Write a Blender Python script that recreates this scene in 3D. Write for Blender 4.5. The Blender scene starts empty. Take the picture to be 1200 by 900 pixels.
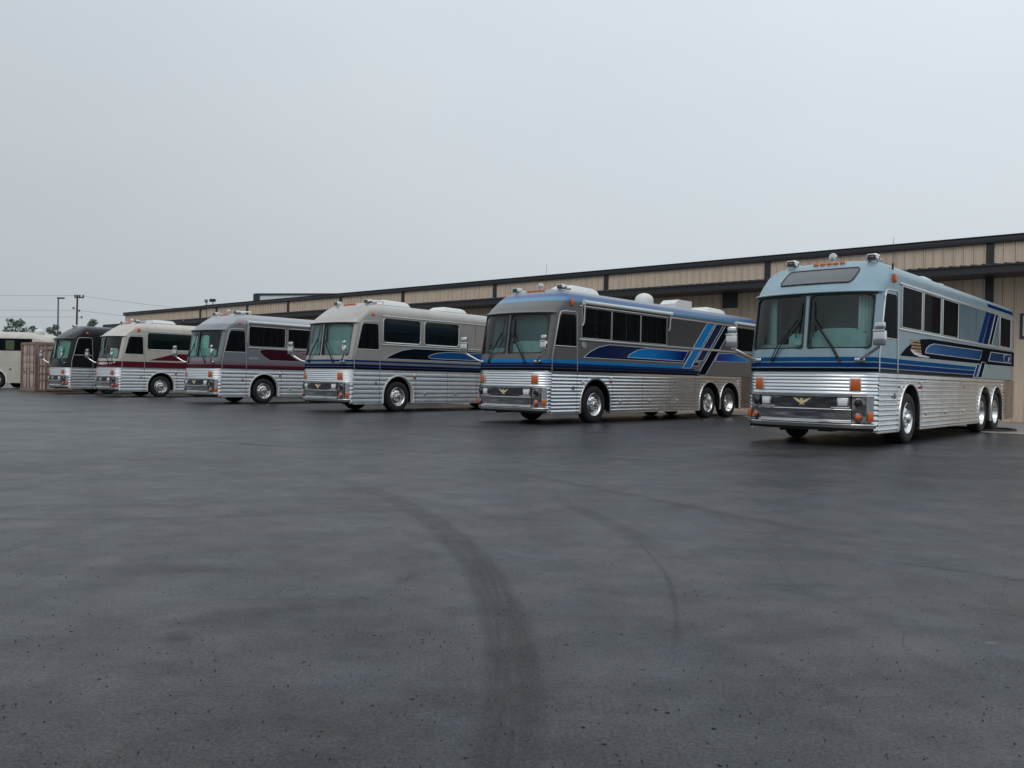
import bpy, bmesh, math, random
from mathutils import Vector, Matrix
random.seed(7)
SC = bpy.context.scene
COL = SC.collection
R = math.radians

# ------------------------------------------------------------------ camera
CAM_H, CAM_PITCH, CAM_ROLL = 1.1137, 0.24368, 1.04625
cam_data = bpy.data.cameras.new('camera')
cam_data.sensor_width = 36.0
cam_data.sensor_fit = 'HORIZONTAL'
cam_data.lens = 28.406
cam_data.clip_start = 0.05
cam_data.clip_end = 4000
cam = bpy.data.objects.new('camera', cam_data)
COL.objects.link(cam)
fwd = Vector((0, math.cos(R(CAM_PITCH)), -math.sin(R(CAM_PITCH))))
right0 = Vector((1, 0, 0))
up0 = right0.cross(fwd)
cr, sr = math.cos(R(CAM_ROLL)), math.sin(R(CAM_ROLL))
right = right0 * cr + up0 * sr
up = up0 * cr - right0 * sr
m = Matrix((right, up, -fwd)).transposed().to_4x4()
m.translation = Vector((0, 0, CAM_H))
cam.matrix_world = m
SC.camera = cam

# ------------------------------------------------------------------ world / sun / exposure
SUN_EL, SUN_AZ = 50.0, 205.0        # high veiled sun behind the photographer
world = bpy.data.worlds.new('World')
SC.world = world
world.use_nodes = True
nt = world.node_tree
nt.nodes.clear()
out = nt.nodes.new('ShaderNodeOutputWorld')
bg = nt.nodes.new('ShaderNodeBackground')
sky = nt.nodes.new('ShaderNodeTexSky')
sky.sky_type = 'NISHITA'
sky.sun_disc = False
sky.sun_elevation = R(SUN_EL)
sky.sun_rotation = R(SUN_AZ)
sky.air_density = 1.5
sky.dust_density = 4.0
tc = nt.nodes.new('ShaderNodeTexCoord')
mp = nt.nodes.new('ShaderNodeMapping')
mp.inputs['Scale'].default_value = (1.0, 1.0, 2.6)
nz = nt.nodes.new('ShaderNodeTexNoise')
nz.inputs['Scale'].default_value = 1.6
nz.inputs['Detail'].default_value = 5.0
nz.inputs['Roughness'].default_value = 0.5
ramp = nt.nodes.new('ShaderNodeValToRGB')     # veil of cloud, even grey with soft mottling
ramp.color_ramp.elements[0].position = 0.3
ramp.color_ramp.elements[0].color = (0.560, 0.618, 0.662, 1)
ramp.color_ramp.elements[1].position = 0.7
ramp.color_ramp.elements[1].color = (0.610, 0.664, 0.704, 1)
sep = nt.nodes.new('ShaderNodeSeparateXYZ')
hz = nt.nodes.new('ShaderNodeMapRange')       # a little duller towards the horizon, a little brighter overhead
hz.inputs['From Min'].default_value = 0.0
hz.inputs['From Max'].default_value = 0.9
hz.inputs['To Min'].default_value = 8.3
hz.inputs['To Max'].default_value = 14.4
mul = nt.nodes.new('ShaderNodeVectorMath'); mul.operation = 'SCALE'
glow = nt.nodes.new('ShaderNodeVectorMath'); glow.operation = 'DOT_PRODUCT'     # broad brightening of the veil towards the hidden sun
glow.inputs[1].default_value = (0.22, 0.05, 0.0)
gadd = nt.nodes.new('ShaderNodeMath'); gadd.operation = 'ADD'; gadd.inputs[1].default_value = 1.0
gmul = nt.nodes.new('ShaderNodeMath'); gmul.operation = 'MULTIPLY'
mix = nt.nodes.new('ShaderNodeMix'); mix.data_type = 'RGBA'
mix.inputs['Factor'].default_value = 0.96
bg.inputs['Strength'].default_value = 0.1
L = nt.links.new
L(tc.outputs['Generated'], mp.inputs['Vector']); L(mp.outputs['Vector'], nz.inputs['Vector'])
L(nz.outputs['Fac'], ramp.inputs['Fac'])
L(tc.outputs['Generated'], sep.inputs[0]); L(sep.outputs['Z'], hz.inputs['Value'])
L(ramp.outputs['Color'], mul.inputs[0]); L(tc.outputs['Generated'], glow.inputs[0]); L(glow.outputs['Value'], gadd.inputs[0]); L(gadd.outputs[0], gmul.inputs[0]); L(hz.outputs['Result'], gmul.inputs[1]); L(gmul.outputs[0], mul.inputs['Scale'])
L(sky.outputs['Color'], mix.inputs['A']); L(mul.outputs['Vector'], mix.inputs['B'])
L(mix.outputs['Result'], bg.inputs['Color']); L(bg.outputs['Background'], out.inputs['Surface'])

sun_d = bpy.data.lights.new('sun', 'SUN')
sun_d.energy = 0.6
sun_d.angle = R(50)
sun_d.color = (1.0, 0.97, 0.93)
sun = bpy.data.objects.new('sun', sun_d)
COL.objects.link(sun)
sd = Vector((math.sin(R(SUN_AZ)) * math.cos(R(SUN_EL)), math.cos(R(SUN_AZ)) * math.cos(R(SUN_EL)), math.sin(R(SUN_EL))))
sun.rotation_euler = sd.to_track_quat('Z', 'Y').to_euler()
SC.view_settings.view_transform = 'Standard'
SC.view_settings.look = 'None'
SC.view_settings.exposure = 0.0
SC.view_settings.gamma = 1.0
SC.view_settings.use_curve_mapping = False

# ------------------------------------------------------------------ helpers
class MB:
    def __init__(s):
        s.v, s.f, s.m = [], [], []
    def add(s, vs, fs, m=0):
        o = len(s.v)
        s.v += [tuple(v) for v in vs]
        s.f += [tuple(i + o for i in f) for f in fs]
        s.m += [m] * len(fs)
        return s
    def grid(s, rows, m=0, mfun=None, flip=False):
        n = len(rows[0])
        o = len(s.v)
        for r in rows: s.v += [tuple(v) for v in r]
        for i in range(len(rows) - 1):
            for j in range(n - 1):
                k = mfun(i, j) if mfun else m
                if k is None: continue
                a = o + i * n + j
                q = (a, a + 1, a + n + 1, a + n)
                s.f.append(q[::-1] if flip else q); s.m.append(k)
        return s
    def box(s, x0, x1, y0, y1, z0, z1, m=0, b=0.0, M=None):
        if x0 > x1: x0, x1 = x1, x0
        if y0 > y1: y0, y1 = y1, y0
        if z0 > z1: z0, z1 = z1, z0
        bm = bmesh.new()
        bmesh.ops.create_cube(bm, size=1)
        for v in bm.verts:
            v.co = Vector(((x0 + x1) / 2 + v.co.x * (x1 - x0), (y0 + y1) / 2 + v.co.y * (y1 - y0), (z0 + z1) / 2 + v.co.z * (z1 - z0)))
        if b > 0:
            bmesh.ops.bevel(bm, geom=bm.edges[:], offset=b, segments=2, affect='EDGES', profile=0.5)
        if M: bm.transform(M)
        bm.verts.index_update()
        s.add([v.co[:] for v in bm.verts], [[v.index for v in f.verts] for f in bm.faces], m)
        bm.free()
        return s
    def tube(s, pts, r, n=8, m=0, caps=True):
        pts = [Vector(p) for p in pts]
        rs = r if isinstance(r, (list, tuple)) else [r] * len(pts)
        rows = []
        ref = None
        for i, p in enumerate(pts):
            d = (pts[min(i + 1, len(pts) - 1)] - pts[max(i - 1, 0)]).normalized()
            if ref is None:
                ref = d.orthogonal().normalized()
            u = (ref - d * ref.dot(d))
            u = u.normalized() if u.length > 1e-6 else d.orthogonal().normalized()
            ref = u
            w = d.cross(u)
            rows.append([p + (u * math.cos(2 * math.pi * k / n) + w * math.sin(2 * math.pi * k / n)) * rs[i] for k in range(n)] )
        o = len(s.v)
        for row in rows: s.v += [tuple(q) for q in row]
        for i in range(len(rows) - 1):
            for k in range(n):
                a = o + i * n + k; b = o + i * n + (k + 1) % n
                s.f.append((a, b, b + n, a + n)); s.m.append(m)
        if caps:
            s.f.append(tuple(o + k for k in range(n))[::-1]); s.m.append(m)
            e = o + (len(rows) - 1) * n
            s.f.append(tuple(e + k for k in range(n))); s.m.append(m)
        return s
    def lathe(s, prof, c, ax, n=24, m=0, mlist=None):
        """prof: list of (radius, distance along ax)"""
        c = Vector(c); ax = Vector(ax).normalized()
        u = ax.orthogonal().normalized(); w = ax.cross(u)
        o = len(s.v)
        for (r, d) in prof:
            for k in range(n):
                t = 2 * math.pi * k / n
                s.v.append(tuple(c + ax * d + (u * math.cos(t) + w * math.sin(t)) * max(r, 1e-4)))
        for i in range(len(prof) - 1):
            for k in range(n):
                a = o + i * n + k; b = o + i * n + (k + 1) % n
                s.f.append((a, b, b + n, a + n)); s.m.append(mlist[i] if mlist else m)
        return s
    def prism(s, pts, d, m=0):
        """closed loop pts extruded by vector d"""
        d = Vector(d); n = len(pts); o = len(s.v)
        s.v += [tuple(p) for p in pts] + [tuple(Vector(p) + d) for p in pts]
        s.f.append(tuple(range(o, o + n))[::-1]); s.m.append(m)
        s.f.append(tuple(range(o + n, o + 2 * n))); s.m.append(m)
        for i in range(n):
            j = (i + 1) % n
            s.f.append((o + i, o + j, o + n + j, o + n + i)); s.m.append(m)
        return s
    def mesh(s, name, mats, smooth=35):
        me = bpy.data.meshes.new(name)
        me.from_pydata(s.v, [], s.f)
        for x in (mats if isinstance(mats, (list, tuple)) else [mats]): me.materials.append(x)
        me.polygons.foreach_set('material_index', s.m)
        if smooth:
            me.polygons.foreach_set('use_smooth', [True] * len(s.f))
            bm = bmesh.new(); bm.from_mesh(me)
            bmesh.ops.remove_doubles(bm, verts=bm.verts, dist=1e-5)
            bmesh.ops.recalc_face_normals(bm, faces=bm.faces)
            bm.to_mesh(me); bm.free()
            me.set_sharp_from_angle(angle=R(smooth))
        me.update()
        return me
    def build(s, name, mats, parent=None, smooth=35):
        return link(name, s.mesh(name, mats, smooth), parent)

def link(name, me, parent=None, loc=None, rot=None):
    o = bpy.data.objects.new(name, me)
    COL.objects.link(o)
    if parent: o.parent = parent
    if loc is not None: o.location = loc
    if rot is not None: o.rotation_euler = rot
    return o

def tag(o, label=None, cat=None, group=None, kind=None):
    if label: o['label'] = label
    if cat: o['category'] = cat
    if group: o['group'] = group
    if kind: o['kind'] = kind
    return o

def thing(name, label, cat, loc=(0, 0, 0), rz=0.0, group=None):
    return tag(link(name, None, None, loc, (0, 0, rz)), label, cat, group)

# ------------------------------------------------------------------ materials
def _new(name):
    mt = bpy.data.materials.new(name); mt.use_nodes = True
    n = mt.node_tree; b = n.nodes['Principled BSDF']
    return mt, n, b

def mat(name, col, rough=0.5, metal=0.0, var=0.0, vscale=3.0, bump=0.0, bscale=40.0, coat=0.0, spec=0.5, stretch=(1, 1, 1), rvar=0.0, bdist=0.01, bdet=4):
    mt, n, b = _new(name)
    b.inputs['Base Color'].default_value = (*col, 1)
    b.inputs['Roughness'].default_value = rough
    b.inputs['Metallic'].default_value = metal
    b.inputs['Specular IOR Level'].default_value = spec
    b.inputs['Coat Weight'].default_value = coat
    b.inputs['Coat Roughness'].default_value = 0.06
    if var or bump or rvar:
        t = n.nodes.new('ShaderNodeTexCoord'); mp = n.nodes.new('ShaderNodeMapping')
        mp.inputs['Scale'].default_value = stretch
        n.links.new(t.outputs['Object'], mp.inputs[0])
    if var or rvar:
        z = n.nodes.new('ShaderNodeTexNoise'); z.inputs['Scale'].default_value = vscale; z.inputs['Detail'].default_value = 6; z.inputs['Roughness'].default_value = 0.62
        n.links.new(mp.outputs[0], z.inputs['Vector'])
    if var:
        r = n.nodes.new('ShaderNodeValToRGB')
        r.color_ramp.elements[0].position = 0.3; r.color_ramp.elements[1].position = 0.7
        r.color_ramp.elements[0].color = (*[c * (1 - var) for c in col], 1)
        r.color_ramp.elements[1].color = (*[min(1, c * (1 + var)) for c in col], 1)
        n.links.new(z.outputs['Fac'], r.inputs[0]); n.links.new(r.outputs[0], b.inputs['Base Color'])
    if rvar:
        k = n.nodes.new('ShaderNodeMapRange'); k.inputs['To Min'].default_value = max(0.02, rough - rvar); k.inputs['To Max'].default_value = rough + rvar
        k.inputs['From Min'].default_value = 0.3; k.inputs['From Max'].default_value = 0.7
        n.links.new(z.outputs['Fac'], k.inputs['Value']); n.links.new(k.outputs[0], b.inputs['Roughness'])
    if bump:
        q = n.nodes.new('ShaderNodeTexNoise'); q.inputs['Scale'].default_value = bscale; q.inputs['Detail'].default_value = bdet
        n.links.new(mp.outputs[0], q.inputs['Vector'])
        p = n.nodes.new('ShaderNodeBump'); p.inputs['Strength'].default_value = bump; p.inputs['Distance'].default_value = bdist
        n.links.new(q.outputs['Fac'], p.inputs['Height']); n.links.new(p.outputs[0], b.inputs['Normal'])
    return mt

def ramp_mat(name, axis, stops, rough=0.34, coat=0.0, metal=0.0, spec=0.05, interp='LINEAR'):
    """paint whose colour changes along an object axis (airbrushed stripes); stops: (position in metres, colour)"""
    mt, n, b = _new(name)
    t = n.nodes.new('ShaderNodeTexCoord'); s = n.nodes.new('ShaderNodeSeparateXYZ'); k = n.nodes.new('ShaderNodeMapRange')
    lo, hi = stops[0][0], stops[-1][0]
    k.inputs['From Min'].default_value = lo; k.inputs['From Max'].default_value = hi
    n.links.new(t.outputs['Object'], s.inputs[0]); n.links.new(s.outputs[axis], k.inputs['Value'])
    r = n.nodes.new('ShaderNodeValToRGB'); r.color_ramp.interpolation = interp
    e = r.color_ramp.elements
    while len(e) < len(stops): e.new(0.5)
    for i, (p, c) in enumerate(stops):
        e[i].position = (p - lo) / (hi - lo); e[i].color = (*c, 1)
    n.links.new(k.outputs[0], r.inputs[0]); n.links.new(r.outputs[0], b.inputs['Base Color'])
    b.inputs['Roughness'].default_value = rough; b.inputs['Coat Weight'].default_value = coat; b.inputs['Coat Roughness'].default_value = 0.08
    b.inputs['Metallic'].default_value = metal
    b.inputs['Specular IOR Level'].default_value = spec
    return mt

def glass_mat(name, tint, refl=0.07):
    mt = bpy.data.materials.new(name); mt.use_nodes = True
    n = mt.node_tree; n.nodes.clear()
    o = n.nodes.new('ShaderNodeOutputMaterial'); t = n.nodes.new('ShaderNodeBsdfTransparent'); g = n.nodes.new('ShaderNodeBsdfGlossy')
    f = n.nodes.new('ShaderNodeFresnel'); f.inputs['IOR'].default_value = 1.62; mx = n.nodes.new('ShaderNodeMixShader')
    t.inputs['Color'].default_value = (*tint, 1); g.inputs['Roughness'].default_value = 0.02
    n.links.new(f.outputs[0], mx.inputs[0]); n.links.new(t.outputs[0], mx.inputs[1]); n.links.new(g.outputs[0], mx.inputs[2])
    n.links.new(mx.outputs[0], o.inputs['Surface'])
    return mt

def soften(mt, k, rough):
    """weakened reflections: a diffuse base under a weak clear layer (k of a full dielectric reflection)"""
    n = mt.node_tree; b = n.nodes['Principled BSDF']; o = n.nodes['Material Output']; L = n.links.new
    d = n.nodes.new('ShaderNodeBsdfDiffuse'); g = n.nodes.new('ShaderNodeBsdfGlossy'); f = n.nodes.new('ShaderNodeFresnel'); m_ = n.nodes.new('ShaderNodeMath'); x = n.nodes.new('ShaderNodeMixShader')
    f.inputs['IOR'].default_value = 1.45; m_.operation = 'MULTIPLY'; m_.inputs[1].default_value = k
    c = b.inputs['Base Color']
    if c.is_linked: L(c.links[0].from_socket, d.inputs['Color'])
    else: d.inputs['Color'].default_value = c.default_value
    if b.inputs['Normal'].is_linked: L(b.inputs['Normal'].links[0].from_socket, g.inputs['Normal'])
    g.inputs['Roughness'].default_value = rough
    L(f.outputs[0], m_.inputs[0]); L(m_.outputs[0], x.inputs[0]); L(d.outputs[0], x.inputs[1]); L(g.outputs[0], x.inputs[2]); L(x.outputs[0], o.inputs['Surface'])
    return mt

def flute_mat(name='brushed_stainless', r0=0.15, r1=0.30, lo=0.66, hi=0.86):
    mt, n, b = _new(name)
    b.inputs['Metallic'].default_value = 1.0
    t = n.nodes.new('ShaderNodeTexCoord'); mp = n.nodes.new('ShaderNodeMapping'); mp.inputs['Scale'].default_value = (0.7, 0.7, 2.2)
    z = n.nodes.new('ShaderNodeTexNoise'); z.inputs['Scale'].default_value = 2.2; z.inputs['Detail'].default_value = 7; z.inputs['Roughness'].default_value = 0.65
    n.links.new(t.outputs['Object'], mp.inputs[0]); n.links.new(mp.outputs[0], z.inputs['Vector'])
    r = n.nodes.new('ShaderNodeValToRGB')
    r.color_ramp.elements[0].position = 0.25; r.color_ramp.elements[0].color = (lo * .97, lo * 1.0, lo * 1.03, 1)
    r.color_ramp.elements[1].position = 0.75; r.color_ramp.elements[1].color = (hi * .97, hi * 1.0, hi * 1.03, 1)
    n.links.new(z.outputs['Fac'], r.inputs[0]); n.links.new(r.outputs[0], b.inputs['Base Color'])
    k = n.nodes.new('ShaderNodeMapRange'); k.inputs['To Min'].default_value = r0; k.inputs['To Max'].default_value = r1
    n.links.new(z.outputs['Fac'], k.inputs['Value']); n.links.new(k.outputs[0], b.inputs['Roughness'])
    # gentle oil-canning of the thin sheet
    q = n.nodes.new('ShaderNodeTexNoise'); q.inputs['Scale'].default_value = 3.5; q.inputs['Detail'].default_value = 1
    n.links.new(mp.outputs[0], q.inputs['Vector'])
    p = n.nodes.new('ShaderNodeBump'); p.inputs['Strength'].default_value = 0.16; p.inputs['Distance'].default_value = 0.02
    n.links.new(q.outputs['Fac'], p.inputs['Height']); n.links.new(p.outputs[0], b.inputs['Normal'])
    return mt

M = {}
M['flute'] = flute_mat()
M['flute_soft'] = flute_mat('satin_stainless', 0.36, 0.5, 0.74, 0.92)
M['chrome'] = mat('chrome', (0.66, 0.66, 0.67), 0.04, 1.0, bump=0.10, bscale=5, bdet=1)
M['bumper_chrome'] = mat('bumper_chrome', (0.60, 0.60, 0.61), 0.05, 1.0, bump=0.7, bscale=2.2, stretch=(1, 1, 3.5), bdist=0.05, bdet=0.5)
M['chrome_dark'] = mat('chrome_dark_reflection', (0.20, 0.20, 0.205), 0.05, 1.0, bump=0.6, bscale=3.0, stretch=(1, 1, 2), bdist=0.04, bdet=0.5)  # chrome with its base colour darkened to stand in for dark reflections
M['alu'] = mat('polished_aluminium', (0.78, 0.78, 0.77), 0.2, 1.0, var=0.08, vscale=8)
M['trim'] = mat('bright_trim', (0.68, 0.68, 0.66), 0.28, 0.7)
M['rubber'] = mat('tyre_rubber', (0.014, 0.014, 0.015), 0.75, var=0.3, vscale=6, bump=0.2, bscale=60)
M['black'] = mat('black_plastic', (0.012, 0.012, 0.013), 0.5)
M['under'] = mat('underbody_black', (0.010, 0.010, 0.010), 0.85)
M['darkglass'] = mat('dark_tinted_glass', (0.008, 0.009, 0.011), 0.06, spec=0.02, bump=0.05, bscale=1.6, var=0.75, vscale=3.0, stretch=(4, 4, 0.15))
M['darkglass2'] = mat('mirror_tinted_glass', (0.006, 0.011, 0.012), 0.05, spec=0.4, bump=0.05, bscale=1.6)
M['windshield'] = glass_mat('tinted_windshield', (0.63, 0.88, 0.875))
M['windshield_teal'] = glass_mat('teal_windshield', (0.58, 0.95, 0.88))
M['amber'] = mat('amber_lens', (0.60, 0.105, 0.008), 0.22, coat=0.6, bump=0.3, bscale=90)
M['red'] = mat('red_lens', (0.42, 0.03, 0.02), 0.25, coat=0.5)
M['lens'] = mat('clear_lens', (0.80, 0.82, 0.84), 0.1, 0.1, coat=1.0, bump=0.4, bscale=60)
M['white'] = mat('white_fibreglass', (0.72, 0.72, 0.70), 0.4, var=0.07, vscale=5)
M['gold'] = mat('gold_emblem', (0.80, 0.68, 0.42), 0.35, 0.3)
M['tan'] = mat('tan_feather', (0.50, 0.30, 0.13), 0.5)
M['interior'] = mat('interior_grey', (0.50, 0.52, 0.50), 0.8)
M['dash'] = mat('pale_dash_cover', (0.62, 0.67, 0.65), 0.9, var=0.15, vscale=3)
M['curtain'] = mat('pleated_curtain', (0.82, 0.84, 0.80), 0.95, var=0.1, vscale=20)
M['reflect_card'] = mat('grey_reflection_card', (0.17, 0.20, 0.205), 0.8)  # colour of the added cards that imitate a grey reflection in the glass
M['midshade'] = mat('pale_grey_sunshade', (0.50, 0.56, 0.53), 0.8, var=0.12, vscale=2)
M['shade'] = mat('reflective_sunshade', (0.85, 0.90, 0.88), 0.6)
M['seat'] = mat('dark_seat_cloth', (0.16, 0.17, 0.18), 0.9)
M['skin_white'] = mat('paper', (0.75, 0.75, 0.70), 0.8)
M['awning'] = mat('white_awning', (0.70, 0.70, 0.68), 0.5, var=0.06, vscale=4)

# ------------------------------------------------------------------ bus geometry (local: x to the rear, -y is the driver's side, z up)
W = 1.22
PEXP = 2.2
LEN = 11.95
BELT = 1.385
def lerp(a, b, t): return a + (b - a) * max(0.0, min(1.0, t))
def xs_(z): return lerp(0.27, 0.56, (z - 1.7) / 1.2)
def x0_(z): return lerp(-0.13, 0.02, (z - 1.6) / 1.25)
def fx(y, z):
    a = min(1.0, abs(y) / W)
    return x0_(z) + (xs_(z) - x0_(z)) * (1 - max(0.0, 1 - a ** PEXP) ** (1 / PEXP))
def fp(y, z, off=0.0):
    yy = max(-1.2, min(1.2, y))
    dy = (fx(yy + 0.004, z) - fx(yy - 0.004, z)) / 0.008
    dz = (fx(yy, z + 0.02) - fx(yy, z - 0.02)) / 0.04
    if abs(y) >= W - 1e-6:
        n = Vector((0, math.copysign(1, y), 0))
    else:
        n = Vector((-1, dy, dz)).normalized()
    return Vector((fx(y, z), y, z)) + n * off
def fnorm(y, z):
    dy = (fx(y + 0.004, z) - fx(y - 0.004, z)) / 0.008
    return Vector((-1, dy, 0)).normalized()

def ycols(y0, y1, n=26):
    t0, t1 = [math.copysign(math.asin(min(1, abs(y) / W) ** (PEXP / 2)), y) for y in (y0, y1)]
    return [math.copysign(W * abs(math.sin(t0 + (t1 - t0) * i / n)) ** (2 / PEXP), t0 + (t1 - t0) * i / n) for i in range(n + 1)]

ZG = 3.16      # top of the flat side
ROOF = 0.44
def roof_profile():
    zs = [BELT, 1.7, 2.0, 2.3, 2.6, 2.8, 2.9, 3.0, 3.08, ZG]
    half = [(W, z) for z in zs]
    n = 18; q = 2.9
    for i in range(1, n + 1):
        t = math.pi / 2 * i / n
        half.append((W * math.cos(t) ** (2 / q) if i < n else 0.0, ZG + ROOF * math.sin(t) ** (2 / q)))
    return half
PROF = roof_profile()
CAPZ = [(0, 2.9), (0.06, 2.945), (0.2, 3.06), (0.5, 3.25), (0.78, 3.415), (1.0, 3.53), (1.25, 3.64), (1.5, 3.74), (1.8, 3.9)]
def capz(X):
    for (a, b), (c, d) in zip(CAPZ, CAPZ[1:]):
        if X <= c: return b + (d - b) * (X - a) / (c - a)
    return 9.0
def smin(a, b, k=0.028):
    h = max(k - abs(a - b), 0.0) / k
    return min(a, b) - h * h * k * 0.25
STN = [0, .03, .06, .1, .16, .22, .28, .34, .4, .46, .52, .58, .64, .7, .76, .82, .88, .94, 1.0, 1.08, 1.16, 1.24, 1.32, 1.42, 1.55, 1.7, 1.8, 3.0, 4.5, 6, 7.5, 9, 10.5, LEN - .25, LEN - .1, LEN - .03, LEN]
def roof_pt(y, z, X, off=0.0):
    zf = min(z, 2.89)
    f = fx(y, zf) if X < 1.8 else 0.0
    x = f + X * (1.8 - f) / 1.8 if X < 1.8 else X
    if X == 0: zz = min(z, 2.89)
    elif X < 1.8: zz = smin(z, capz(X))
    else: zz = z
    if X > LEN - 0.28:
        t = (X - (LEN - 0.28)) / 0.28
        k = 1 - 0.06 * t ** 3
        y *= k; zz = BELT + (zz - BELT) * (1 - 0.05 * t ** 3)
    return Vector((x, y, zz))

def body_mesh(paint):
    mb = MB()
    cols = PROF + [(-y, z) for (y, z) in PROF[::-1][1:]]
    rows = [[roof_pt(y, z, X) for (y, z) in cols] for X in STN]
    mb.grid(rows, flip=True)
    end = rows[-1]
    mb.add(end, [tuple(range(len(end)))])
    # rear lower wall
    mb.box(LEN - 0.06, LEN - 0.01, -1.14, 1.14, 0.34, BELT + 0.01)
    # front shell with two windshield openings
    ys = [-1.22, -1.215, -1.205, -1.19, -1.17, -1.15, -1.12, -1.0, -.85, -.7, -.5, -.3, -.15, -.04]
    ys = ys + [-y for y in ys[::-1]]
    zs = [BELT, 1.5, 1.6, 1.7, 1.82, 2.1, 2.4, 2.65, 2.83, 2.89]
    def mf(i, j):
        if 4 <= i < 8 and (6 <= j < 13 or 14 <= j < 21): return None
        return 0
    mb.grid([[fp(y, z) for y in ys] for z in zs], mfun=mf)
    return mb.mesh('body_shell', paint, 40)

FL = 0.094
def flute_levels(z0, z1, pitch, depth):
    n = max(1, round((z1 - z0) / pitch)); p = (z1 - z0) / n; o = []
    for i in range(n):
        for (t, d) in ((0.0, -0.5), (0.10, -0.5), (0.20, 0.55), (0.29, 1.0), (0.45, 0.9), (0.68, 0.55), (0.88, 0.05), (0.96, -0.3)):
            o.append((z0 + (i + t) * p, d * depth))
    o.append((z1, -0.5 * depth))
    return o
ARCH_R = 0.645
ARCH_Z = 0.53
def fluted_side(mb, x0, x1, z0, z1, side, arches, pitch=FL, depth=0.011, m=0):
    lv = flute_levels(z0, z1, pitch, depth)
    xs = [a for a in arches if x0 < a < x1]
    pts = []
    for (z, d) in lv:
        iv = [x0]
        for a in xs:
            w = ARCH_R if z < ARCH_Z else math.sqrt(max(0, ARCH_R ** 2 - (z - ARCH_Z) ** 2))
            iv += [a - w, a + w]
        iv.append(x1)
        pts.append([Vector((max(x0, min(x1, x)), side * (W + d), z)) for x in iv])
    n = len(pts[0])
    o = len(mb.v)
    for r_ in pts: mb.v += [tuple(v) for v in r_]
    for i in range(len(pts) - 1):
        for j in range(0, n, 2):
            a = o + i * n + j
            mb.f.append((a, a + 1, a + n + 1, a + n)); mb.m.append(m)

def fluted_front(mb, y0, y1, z0, z1, pitch, depth=0.009, n=26, m=0):
    ys = ycols(y0, y1, n)
    mb.grid([[fp(y, z, d + 0.002) for y in ys] for (z, d) in flute_levels(z0, z1, pitch, depth)], m)

def side_poly(mb, pts, off, side, m=0, th=0.0):
    """flat painted shape on the side: thin raised film"""
    y = side * (W + off)
    k = len(pts)
    mb.add([(x, y, z) for (x, z) in pts], [tuple(range(k)) if side < 0 else tuple(range(k))[::-1]], m)

def frame_loop(cx0, cx1, cz0, cz1, r, n=6):
    o = []
    for (cx, cz, a0) in ((cx1 - r, cz1 - r, 0), (cx0 + r, cz1 - r, 90), (cx0 + r, cz0 + r, 180), (cx1 - r, cz0 + r, 270)):
        for i in range(n + 1):
            a = R(a0 + 90 * i / n)
            o.append((cx + r * math.cos(a), cz + r * math.sin(a)))
    return o

_wheel_cache = {}
def wheel_meshes(kind):
    if kind in _wheel_cache: return _wheel_cache[kind]
    # axis: +y is outwards in wheel space
    t = MB()
    prof = [(0.30, 0.10), (0.315, 0.13), (0.36, 0.143), (0.42, 0.146), (0.465, 0.138), (0.49, 0.118), (0.503, 0.10)]
    for yv in (0.085, 0.075, 0.03, 0.02, -0.02, -0.03, -0.075, -0.085):
        prof.append((0.505 if round(yv * 1000) in (85, 20, -30) or False else 0.498, yv))
    prof += [(0.503, -0.10), (0.49, -0.118), (0.42, -0.146), (0.315, -0.13), (0.30, -0.10)]
    t.lathe(prof, (0, 0, 0), (0, 1, 0), 40)
    rim = MB(); hub = MB()
    if kind == 'steer':
        rp = [(0.285, 0.02), (0.300, 0.100), (0.312, 0.128), (0.305, 0.134), (0.290, 0.120), (0.268, 0.060), (0.250, 0.050), (0.225, 0.072), (0.19, 0.100), (0.165, 0.110), (0.10, 0.112), (0.001, 0.112)]
        rim.lathe(rp, (0, 0, 0), (0, 1, 0), 40)
        hub.lathe([(0.105, 0.110), (0.10, 0.15), (0.085, 0.172), (0.055, 0.184), (0.001, 0.186)], (0, 0, 0), (0, 1, 0), 20)
        nr, ny, hr, hy, hole = 0.142, 0.108, 0.216, 0.081, 0.028
    elif kind == 'drive':
        rp = [(0.285, 0.02), (0.300, 0.100), (0.312, 0.128), (0.303, 0.132), (0.290, 0.110), (0.270, 0.0), (0.262, -0.05), (0.225, -0.065), (0.17, -0.075), (0.001, -0.075)]
        rim.lathe(rp, (0, 0, 0), (0, 1, 0), 40)
        hub.lathe([(0.125, -0.075), (0.12, 0.05), (0.11, 0.075), (0.08, 0.085), (0.001, 0.088)], (0, 0, 0), (0, 1, 0), 20)
        nr, ny, hr, hy, hole = 0.165, -0.076, 0.225, -0.068, 0.026
    else:
        rp = [(0.285, 0.02), (0.300, 0.100), (0.312, 0.128), (0.303, 0.132), (0.290, 0.110), (0.268, 0.01), (0.245, -0.02), (0.18, -0.03), (0.001, -0.03)]
        rim.lathe(rp, (0, 0, 0), (0, 1, 0), 40)
        hub.lathe([(0.11, -0.03), (0.105, 0.03), (0.08, 0.05), (0.001, 0.052)], (0, 0, 0), (0, 1, 0), 20)
        nr, ny, hr, hy, hole = 0.150, -0.031, 0.215, -0.024, 0.026
    for k in range(10):
        a = 2 * math.pi * k / 10
        hub.lathe([(0.016, -0.002), (0.016, 0.028), (0.011, 0.036), (0.001, 0.037)], (nr * math.cos(a), ny, nr * math.sin(a)), (0, 1, 0), 8)
        a += math.pi / 10
        hub.lathe([(hole, 0.003), (0.001, 0.004)], (hr * math.cos(a), hy, hr * math.sin(a)), (0, 1, 0), 10, m=1)
    _wheel_cache[kind] = (t.mesh('tyre', M['rubber'], 30), rim.mesh('rim', M['alu'], 30), hub.mesh('hub', [M['alu'], M['under']], 30))
    return _wheel_cache[kind]

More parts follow.
